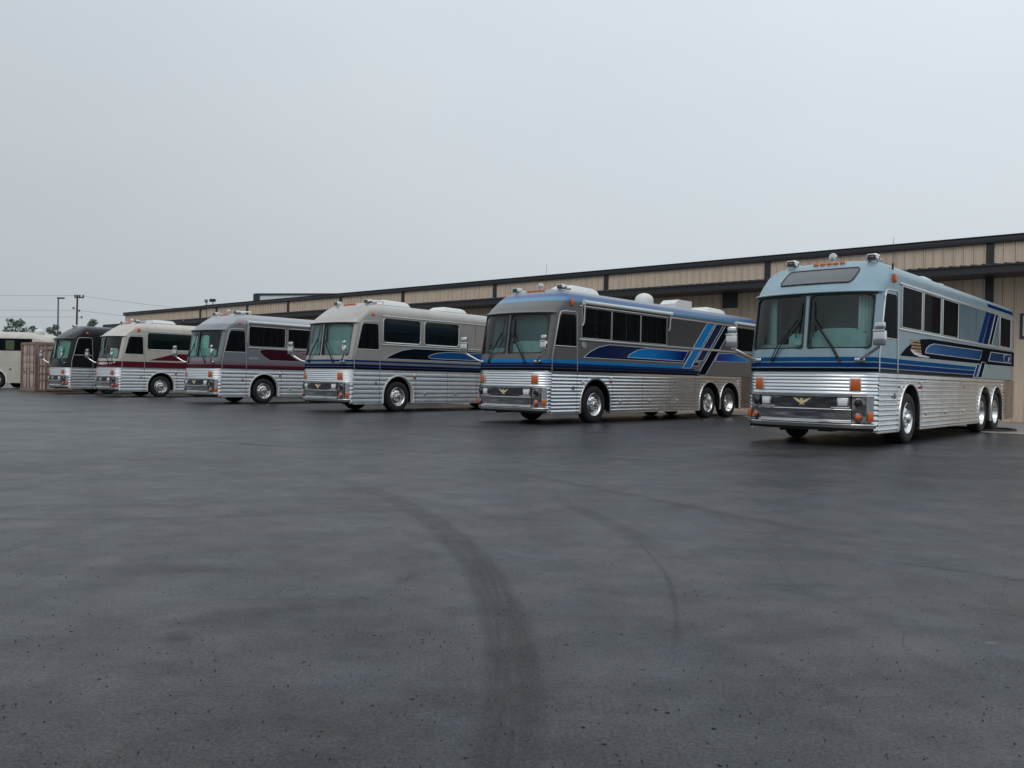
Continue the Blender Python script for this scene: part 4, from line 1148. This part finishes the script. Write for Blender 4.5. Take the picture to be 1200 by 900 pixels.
for (x, y, a, l, w, f_) in ((-1.40, 3.43, 0.2, 0.16, 0.14, 1.0), (-1.25, 3.75, 0.5, 0.7, 0.32, 0.7), (-1.95, 4.6, 0.1, 0.9, 0.4, 0.7), (-0.95, 3.9, 0.3, 0.5, 0.25, 0.5), (-0.55, 4.55, 1.2, 0.35, 0.16, 0.7), (0.62, 2.95, 0.2, 0.3, 0.12, 0.5), (-0.6, 2.65, 0.3, 0.7, 0.3, 0.4), (1.3, 3.6, 0.3, 0.8, 0.35, 0.5),
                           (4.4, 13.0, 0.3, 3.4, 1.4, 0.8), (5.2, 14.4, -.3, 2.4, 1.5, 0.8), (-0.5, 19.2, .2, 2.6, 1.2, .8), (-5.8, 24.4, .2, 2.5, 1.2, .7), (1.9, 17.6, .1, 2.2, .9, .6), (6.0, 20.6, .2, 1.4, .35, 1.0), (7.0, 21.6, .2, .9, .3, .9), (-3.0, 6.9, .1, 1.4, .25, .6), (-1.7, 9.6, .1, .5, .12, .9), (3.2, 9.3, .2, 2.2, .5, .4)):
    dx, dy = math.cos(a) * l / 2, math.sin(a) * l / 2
    ribbon('dark_patch', [(x - dx, y - dy), (x - dx * .3, y - dy * .3 + .02 * l), (x + dx * .3, y + dy * .3), (x + dx, y + dy)], [w * .3, w, w * .9, w * .25], DARK_FILM, [0.1, f_, f_, 0.1], 4)  # soft dark patches, the widest ones just ahead of the coach noses
ribbon('pale_scuff', [(1.30, 11.95), (1.8, 11.75), (2.46, 11.5)], [0.1, 0.16, 0.08], PALE, [0.3, 1, 0.5], 5)
ribbon('pale_scuff', [(2.05, 3.45), (2.1, 3.47)], [0.03, 0.03], PALE, [1, 1], 4)
# scattered loose grit
gv, gf = [], []
rnd = random.Random(3)
for _ in range(1700):
    y = 2.0 + 9 * rnd.random() ** 1.6; x = (rnd.random() * 2 - 1) * y * .68; r_ = rnd.uniform(0.0015, 0.0050); k = len(gv); a = rnd.random() * 6
    gv += [(x + r_ * math.cos(a + j * 2.1), y + r_ * math.sin(a + j * 2.1), 0.0005) for j in range(3)] + [(x, y, r_ * 1.1)]
    gf += [(k, k + 1, k + 3), (k + 1, k + 2, k + 3), (k + 2, k, k + 3)]
mb = MB(); mb.v, mb.f, mb.m = gv, gf, [0] * len(gf)
tag(mb.build('loose_grit', mat('grit', (0.025, 0.025, 0.027), 0.8), None, 0), kind='stuff')

# ------------------------------------------------------------------ warehouse
WX, WY, WANG = 17.429, 27.933, R(-40)
wt = Vector((-math.sin(R(50)), math.cos(R(50)), 0)); wn_ = Vector((math.cos(R(50)), math.sin(R(50)), 0))
def wpos(s, n, z=0): return Vector((WX, WY, 0)) + wt * s + wn_ * n + Vector((0, 0, z))
M['tanwall'] = mat('tan_metal_siding', (0.67, 0.545, 0.43), 0.5, 0.0, var=0.11, vscale=1.6, stretch=(1, 1, .18), coat=0.1, spec=.4)
M['bronze'] = mat('dark_bronze_trim', (0.020, 0.022, 0.028), 0.45, spec=.5)
M['concrete'] = mat('concrete', (0.30, 0.27, 0.24), 0.85, var=0.18, vscale=1.5, bump=0.3, bscale=30)
M['galv'] = mat('roof_metal', (0.30, 0.31, 0.32), 0.45, 0.6)

_sheet = {}
def siding_sheet(width, z0, z1, ribs=3):
    key = (round(width, 3), z0, z1, ribs)
    if key in _sheet: return _sheet[key]
    mb = MB(); p = width / ribs; prof = []
    for k in range(ribs):
        prof += [(k * p, 0), (k * p + p * .30, 0), (k * p + p * .33, -.008), (k * p + p * .36, 0), (k * p + p * .56, 0), (k * p + p * .59, -.008), (k * p + p * .62, 0), (k * p + p * .74, 0), (k * p + p * .75, .03), (k * p + p * .82, .03), (k * p + p * .83, -.038), (k * p + p * .93, -.038), (k * p + p * .95, 0)]
    prof.append((width - .004, 0))
    mb.grid([[(x, y, z) for (x, y) in prof] for z in (z0, z1)])
    _sheet[key] = mb.mesh('wall_sheet', M['tanwall'], 0)
    return _sheet[key]

def warehouse(label, s0, s1, ztop, posts, can, depth=22.0, gap=None, lead=0.0):
    # local x runs to the right along the front wall (towards smaller s), y into the building
    o = wpos(s1, 0)
    b = thing('warehouse', label, 'warehouse', o, WANG)
    Lw = s1 - s0
    px = [s1 - p for p in posts]
    hw = 0.12
    # siding sheets between the posts
    edges = [0.0] + sum([[p - hw, p + hw] for p in sorted(px)], []) + [Lw]
    for i in range(0, len(edges), 2):
        a, c = edges[i], edges[i + 1]
        if c - a < 0.2: continue
        nsh = max(1, round((c - a) / 0.975)); w = (c - a) / nsh
        me = siding_sheet(w, 0.0, ztop - .02)
        for k in range(nsh): link('wall_sheet', me, b, (a + k * w, 0, 0))
    for p in px:
        q = MB(); q.box(p - hw, p + hw, -.05, .02, 0, ztop - .03); q.build('corner_post', M['bronze'], b)
    q = MB(); q.box(-.12, Lw + (0.0 if gap is None else gap), -.14, .05, ztop - .20, ztop + .02, 0, .01); q.box(-.12, Lw, -.18, .05, ztop + .02, ztop + .05); q.build('eave_trim', M['bronze'], b)
    # canopy
    (z_edge, proj, thick, c0, c1) = can
    q = MB(); q.box(c0, c1, -proj, -proj + .06, z_edge - thick, z_edge - .03); q.box(c0, c1, -proj + .06, -.05, z_edge - thick + .05, z_edge - thick + .09)
    cn = q.build('canopy', M['bronze'], b)
    q = MB(); p = 0.325; nr = int((c1 - c0) / p); prof = []
    for k in range(nr): prof += [(c0 + k * p, 0), (c0 + k * p + .19, 0), (c0 + k * p + .215, .045), (c0 + k * p + .275, .045), (c0 + k * p + .30, 0)]
    q.grid([[(x, -proj - .05, z_edge + z) for (x, z) in prof], [(x, -.06, z_edge + .22 + z) for (x, z) in prof]])
    q.grid([[(x, -proj - .05, z_edge + z) for (x, z) in prof], [(x, -proj - .05, z_edge - .035) for (x, z) in prof]])
    q.build('canopy_roofing', M['bronze'], cn, 0)
    # roof and remaining walls
    q = MB(); q.add([(-.1, .05, ztop - .05), (Lw, .05, ztop - .05), (Lw, depth / 2, ztop + .45), (-.1, depth / 2, ztop + .45)], [(0, 1, 2, 3)]); q.add([(-.1, depth / 2, ztop + .45), (Lw, depth / 2, ztop + .45), (Lw, depth, ztop - .1), (-.1, depth, ztop - .1)], [(0, 1, 2, 3)])
    q.build('roof', M['galv'], b, 0)
    q = MB(); q.prism([(0, .04, 0), (0, .04, ztop - .06), (0, depth / 2, ztop + .44), (0, depth, ztop - .12), (0, depth, 0)], (.1, 0, 0)); q.prism([(Lw - .1, .04, 0), (Lw - .1, .04, ztop - .06), (Lw - .1, depth / 2, ztop + .44), (Lw - .1, depth, ztop - .12), (Lw - .1, depth, 0)], (.1, 0, 0)); q.box(0, Lw, depth - .1, depth, 0, ztop - .12)
    q.build('end_wall', M['tanwall'], b, 0)
    return b
POSTS = [0.86, 8.95, 16.95, 24.06, 31.32, 37.2, 42.93, 48.0, 52.2]
wh = warehouse('long tan metal warehouse with dark trim and canopy behind the coaches', -4.6, 53.6, 6.45, POSTS, (5.23, 2.0, 0.27, 0.3, 58.1))
warehouse('far tan warehouse end with its own eave, beyond the grey coach', 53.65, 67.4, 6.42, [54.58], (5.23, 2.0, 0.27, 0.2, 13.7))
# openings on the long warehouse (local x = 53.6 - s)
q = MB(); x = 53.6 - 10.7; q.box(x - .22, x + .45, -.08, .0, 4.4, 5.05); q.build('wall_louvre', M['bronze'], wh)
q = MB(); x = 53.6 + 0.08; q.box(x, x + 1.6, -.07, .01, 2.88, 3.74); wv = q.build('slatted_window', M['bronze'], wh)
for k in range(9):
    q = MB(); q.box(x + .09, x + 1.52, -.095, -.06, 2.96 + k * .08, 3.02 + k * .08); q.build('slat', M['white'], wv)
# white fire wall with dark coping crossing the roof
b = thing('fire_wall', 'white parapet wall with dark coping rising above the warehouse roof', 'wall', wpos(46.9, -.10), WANG)
q = MB(); q.prism([(0, 0.05, 6.50), (0, 0.05, 6.92), (0, 14, 8.25), (0, 14, 6.5)], (.25, 0, 0)); q.build('wall', M['white'], b)
q = MB(); q.prism([(-.06, -.02, 6.86), (-.06, -.02, 7.02), (-.06, 14, 8.35), (-.06, 14, 8.2)], (.37, 0, 0)); q.box(-.05, .30, -.10, .22, 6.50, 7.0); q.build('coping', M['bronze'], b)
# floodlights on the eave
for (s, rot, lab) in ((52.6, .4, 'dark floodlight on the warehouse eave aimed right'), (53.5, -.5, 'grey floodlight on the warehouse eave beside the dark floodlight')):
    b = thing('floodlight', lab, 'floodlight', wpos(s, -.1, 6.5), WANG + rot, 'floodlights on the warehouse eave')
    q = MB(); q.tube([(0, 0, 0), (0, 0, .22)], .03); q.build('bracket', M['bronze'], b)
    q = MB(); q.box(-.22, .22, -.16, .08, .20, .42, 0, .03); q.build('lamp_head', M['bronze'] if rot > 0 else mat('grey_lamp', (.2, .22, .23), .5), b)
# concrete apron in front of the wall
pts = [(12.32, 20.43), (8.02, 28.05)]
q = MB()
A = [Vector((20.5, 13.6, 0.006)), Vector((12.32, 20.43, 0.006)), Vector((8.02, 28.05, 0.006)), Vector((8.02, 28.05, 0.006)) + wt * 60]
Bk = [wpos(-14, .02, .006), wpos(0, .02, .006), wpos(8, .02, .006), wpos(66, .02, .006)]
q.grid([A, Bk]); tag(q.build('concrete_apron', M['concrete'], None, 0), kind='structure')
# black hose lying on the apron behind the end coach
q = MB(); q.tube(catmull([(12.1, 21.6, .03), (12.9, 21.3, .025), (13.5, 21.6, .03), (13.6, 22.3, .03), (12.9, 22.8, .03), (12.2, 22.6, .03), (12.5, 21.9, .05), (13.2, 22.0, .03)], 8), .03, 6)
tag(q.build('hose', M['black'], None), 'black hose coiled on the concrete by the rear wheel of the ice blue coach', 'hose')

# ------------------------------------------------------------------ shipping container
def container():
    a = R(48.6); C = Vector((-27.75, 47.0, 0))
    b = thing('shipping_container', 'rusty brown shipping container between the black topped coach and cream coach', 'container', C, a)
    # local x runs back, +y to the left of the picture
    pm = mat('faded_brown_paint', (0.47, 0.39, 0.325), 0.7, var=0.25, vscale=2.2, stretch=(1, 1, .4))
    dk = mat('rusty_frame', (0.28, 0.18, 0.145), 0.75, var=0.3, vscale=4)
    Lc, Wc, Hc = 6.06, 2.44, 2.86
    for (y0, y1) in ((0, .1), (Wc - .1, Wc)):
        for (x0, x1) in ((0, .12), (Lc - .12, Lc)):
            q = MB(); q.box(x0, x1, y0, y1, 0, Hc); q.build('corner_post', dk, b)
    for bx in ((.12, Lc - .12, 0.005, .08, 0, .15), (.12, Lc - .12, Wc - .08, Wc - .005, 0, .15), (.01, .1, .1, Wc - .1, 0, .16), (Lc - .1, Lc - .01, .1, Wc - .1, 0, .16),
               (.12, Lc - .12, 0.005, .08, Hc - .12, Hc), (.12, Lc - .12, Wc - .08, Wc - .005, Hc - .12, Hc), (.01, .1, .1, Wc - .1, Hc - .14, Hc), (Lc - .1, Lc - .01, .1, Wc - .1, Hc - .14, Hc)):
        q = MB(); q.box(*bx); q.build('frame_rail', dk, b)
    for (y, s) in ((0.03, 1), (Wc - .03, -1)):
        prof = []; n = 20; p = (Lc - .24) / n
        for k in range(n): prof += [(.12 + k * p, 0), (.12 + k * p + p * .3, 0), (.12 + k * p + p * .45, .036), (.12 + k * p + p * .85, .036)]
        prof.append((Lc - .12, 0))
        q = MB(); q.grid([[(x, y + s * d, z) for (x, d) in prof] for z in (.15, Hc - .12)]); q.build('side_panel', pm, b, 0)
    q = MB(); q.box(.1, Lc - .1, .05, Wc - .05, Hc - .04, Hc - .01); q.build('roof', pm, b)
    q = MB(); q.box(Lc - .07, Lc - .03, .1, Wc - .1, .16, Hc - .14); q.build('end_panel', pm, b)
    for k in range(2):
        y0 = .11 + k * 1.115; y1 = y0 + 1.10
        q = MB()
        zs = [.17, .95, 1.25, 1.6, 2.05, Hc - .15]
        for z0, z1 in zip(zs, zs[1:]): q.box(.045, .075, y0 + .03, y1 - .03, z0 + .035, z1 - .035, 0, .008)
        q.box(.058, .085, y0, y1, .17, Hc - .15)
        d = q.build('container_door', pm, b)
        for yy in (y0 + .22, y1 - .22):
            q = MB(); q.tube([(.015, yy, .1), (.015, yy, Hc - .06)], .02, 6)
            for z in (.3, 1.2, 2.2, 2.6): q.box(.0, .05, yy - .05, yy + .05, z, z + .05)
            q.build('lock_rod', dk, d)
        q = MB(); q.box(.0, .04, y0 + .2, y0 + .75, 1.12, 1.17); q.build('door_handle', dk, d)
    # crate lashed to the near side: taller framed panels
    q = MB()
    return b
container()
b = thing('crate', 'brown framed wooden crate between the container and black topped coach', 'crate', (-26.55, 45.95, 0), R(48.6))
pm = mat('weathered_plywood', (0.48, 0.40, 0.33), 0.8, var=0.2, vscale=3, stretch=(4, 1, 1)); dk = mat('dark_batten', (0.25, 0.16, 0.13), 0.8, var=.2)
q = MB(); q.box(0.06, 1.7, .05, 1.05, .12, 2.66); q.build('panel', pm, b)
for z in (.06, .62, 1.0, 1.45, 2.35):
    q = MB(); q.box(0, 1.76, -.0, 1.1, z, z + .09, 0, .01); q.build('batten', dk, b)
for (x, y) in ((0.0, 0.0), (0, 1.02), (1.68, 0), (1.68, 1.02), (0, .5)):
    q = MB(); q.box(x - .005, x + .085, y - .005, y + .085, 0, 2.70, 0, .008); q.build('upright', dk, b)
q = MB(); q.box(-.02, 1.78, -.02, 1.12, 2.66, 2.74); q.build('lid', dk, b)

# ------------------------------------------------------------------ poles, cables, trees
M['steel'] = mat('grey_pole', (0.10, 0.10, 0.11), 0.5, 0.3)
M['wood'] = mat('creosoted_pole', (0.085, 0.05, 0.04), 0.85, var=.2)
b = thing('street_lamp', 'thin grey lamp post rising behind the black topped coach', 'lamp post', (-42.23, 75, 0))
q = MB(); q.tube([(0, 0, 0), (0, 0, 8.05)], [.085, .06], 8); q.build('pole', M['steel'], b)
q = MB(); q.box(-.08, .55, -.12, .12, 7.93, 8.07, 0, .03); q.build('lamp_head', M['steel'], b)
b = thing('utility_pole', 'dark wooden utility pole with crossarm beside the lamp post', 'utility pole', (-59.45, 110, 0))
q = MB(); q.tube([(0, 0, 0), (0.1, 0, 11.7)], [.15, .11], 10); q.build('pole', M['wood'], b)
q = MB(); q.box(-.25, .95, -.07, .07, 11.25, 11.42); q.build('crossarm', M['wood'], b)
for (x, z) in ((-.2, 11.42), (.4, 11.42), (.9, 11.42), (-.42, 9.75), (.40, 9.4), (.72, 8.5)):
    q = MB(); q.lathe([(.05, 0), (.13, .06), (.10, .16), (.13, .22), (.05, .3), (.001, .31)], (x, 0, z), (0, 0, 1), 8)
    if z < 11: q.tube([(0.05, 0, z + .1), (x, 0, z + .1)], .03, 5)
    q.build('insulator', M['steel'], b)
for k, (p0, p1, sag) in enumerate((((-125, 110, 12.0), (-59.4, 110, 11.6), .5), ((-125, 110, 8.6), (-59.4, 110, 8.7), .35), ((-125, 111, 10.0), (-59.4, 110, 9.6), .4), ((-59.3, 110, 11.6), (-20, 170, 12.5), .9), ((-59.3, 110, 9.6), (-20, 170, 10.2), .9))):
    a, c = Vector(p0), Vector(p1)
    q = MB(); q.tube([a.lerp(c, t / 16) - Vector((0, 0, 4 * sag * (t / 16) * (1 - t / 16))) for t in range(17)], .022, 4)
    tag(q.build('power_cable', mat('cable', (.16, .17, .18), .6) if k == 0 else bpy.data.materials['cable'], None),
        ['topmost thin cable running left from the utility pole', 'lowest thin cable running left from the utility pole', 'faint middle cable running left from the utility pole', 'upper cable running right from the utility pole over the roofs', 'lower cable running right from the utility pole over the roofs'][k], 'cable', 'power cables on the utility pole')

def leaf_mat(name, c):
    mt, n, b = _new(name)
    o = n.nodes.new('ShaderNodeObjectInfo'); g_ = n.nodes.new('ShaderNodeNewGeometry')
    h = n.nodes.new('ShaderNodeHueSaturation'); h.inputs['Color'].default_value = (*c, 1)
    k = n.nodes.new('ShaderNodeMapRange'); k.inputs['To Min'].default_value = .55; k.inputs['To Max'].default_value = 1.5
    n.links.new(g_.outputs['Random Per Island'], k.inputs['Value']); n.links.new(k.outputs[0], h.inputs['Value']); n.links.new(h.outputs[0], b.inputs['Base Color'])
    b.inputs['Roughness'].default_value = .6
    return mt
LEAF = [leaf_mat('leaf_green', (.13, .155, .115)), leaf_mat('leaf_olive', (.135, .155, .11))]  # greens paled and greyed, distance haze put into the leaf colour
M['bark'] = mat('bark', (.09, .07, .055), .9, var=.2)
def tree(x, y, h, cr, label, blobs, seed, lm=0, base=None):
    rn = random.Random(seed)
    b = thing('tree', label, 'tree', (x, y, 0), 0, 'trees beyond the cream coach')
    q = MB(); q.tube([(0, 0, 0), (.1, 0, h * .4), (0, .1, h * .8)], [h * .03, h * .02, h * .006], 7)
    for k in range(6):
        a = rn.random() * 6.28; z = h * rn.uniform(.35, .7)
        q.tube([(0, 0, z), (cr * .3 * math.cos(a), cr * .3 * math.sin(a), z + h * .1), (cr * .7 * math.cos(a), cr * .7 * math.sin(a), z + h * .22)], [h * .012, h * .008, h * .003], 5)
    q.build('trunk', M['bark'], b)
    q = MB()
    cl = []
    for k in range(blobs):
        a = rn.random() * 6.28; t = rn.random(); rr = cr * math.sqrt(rn.random()) * (1.0 - .55 * t)
        cl.append((rr * math.cos(a), rr * math.sin(a), h * (.42 + .55 * t), cr * rn.uniform(.16, .32)))
    for (cx, cy, cz, r_) in cl:
        for _ in range(46):
            d = Vector((rn.gauss(0, 1), rn.gauss(0, 1), rn.gauss(0, .7))).normalized() * r_ * rn.random() ** .4
            p = Vector((cx, cy, cz)) + d; u = Vector((rn.gauss(0, 1), rn.gauss(0, 1), rn.gauss(0, 1))).normalized(); v = u.orthogonal().normalized(); sz = rn.uniform(.10, .24)
            q.add([p - u * sz, p + v * sz * .5, p + u * sz, p - v * sz * .5], [(0, 1, 2, 3)])
    q.build('crown', LEAF[lm], b, 0)
tree(-73.9, 120, 9.2, 2.3, 'tallest leafy tree showing above the cream coach roof at the far left', 34, 1)
tree(-71.2, 121, 7.9, 2.0, 'low bushy tree right of the tallest tree above the cream coach', 22, 2, 1)
tree(-69.2, 122, 8.2, 1.7, 'small tree behind the white dome of the cream coach', 18, 3)
tree(-66.9, 118, 7.3, 1.5, 'shortest tree just left of the lamp post', 14, 4, 1)
tree(-62.6, 120, 9.2, 1.6, 'small tree showing above the black topped coach roof', 20, 5)
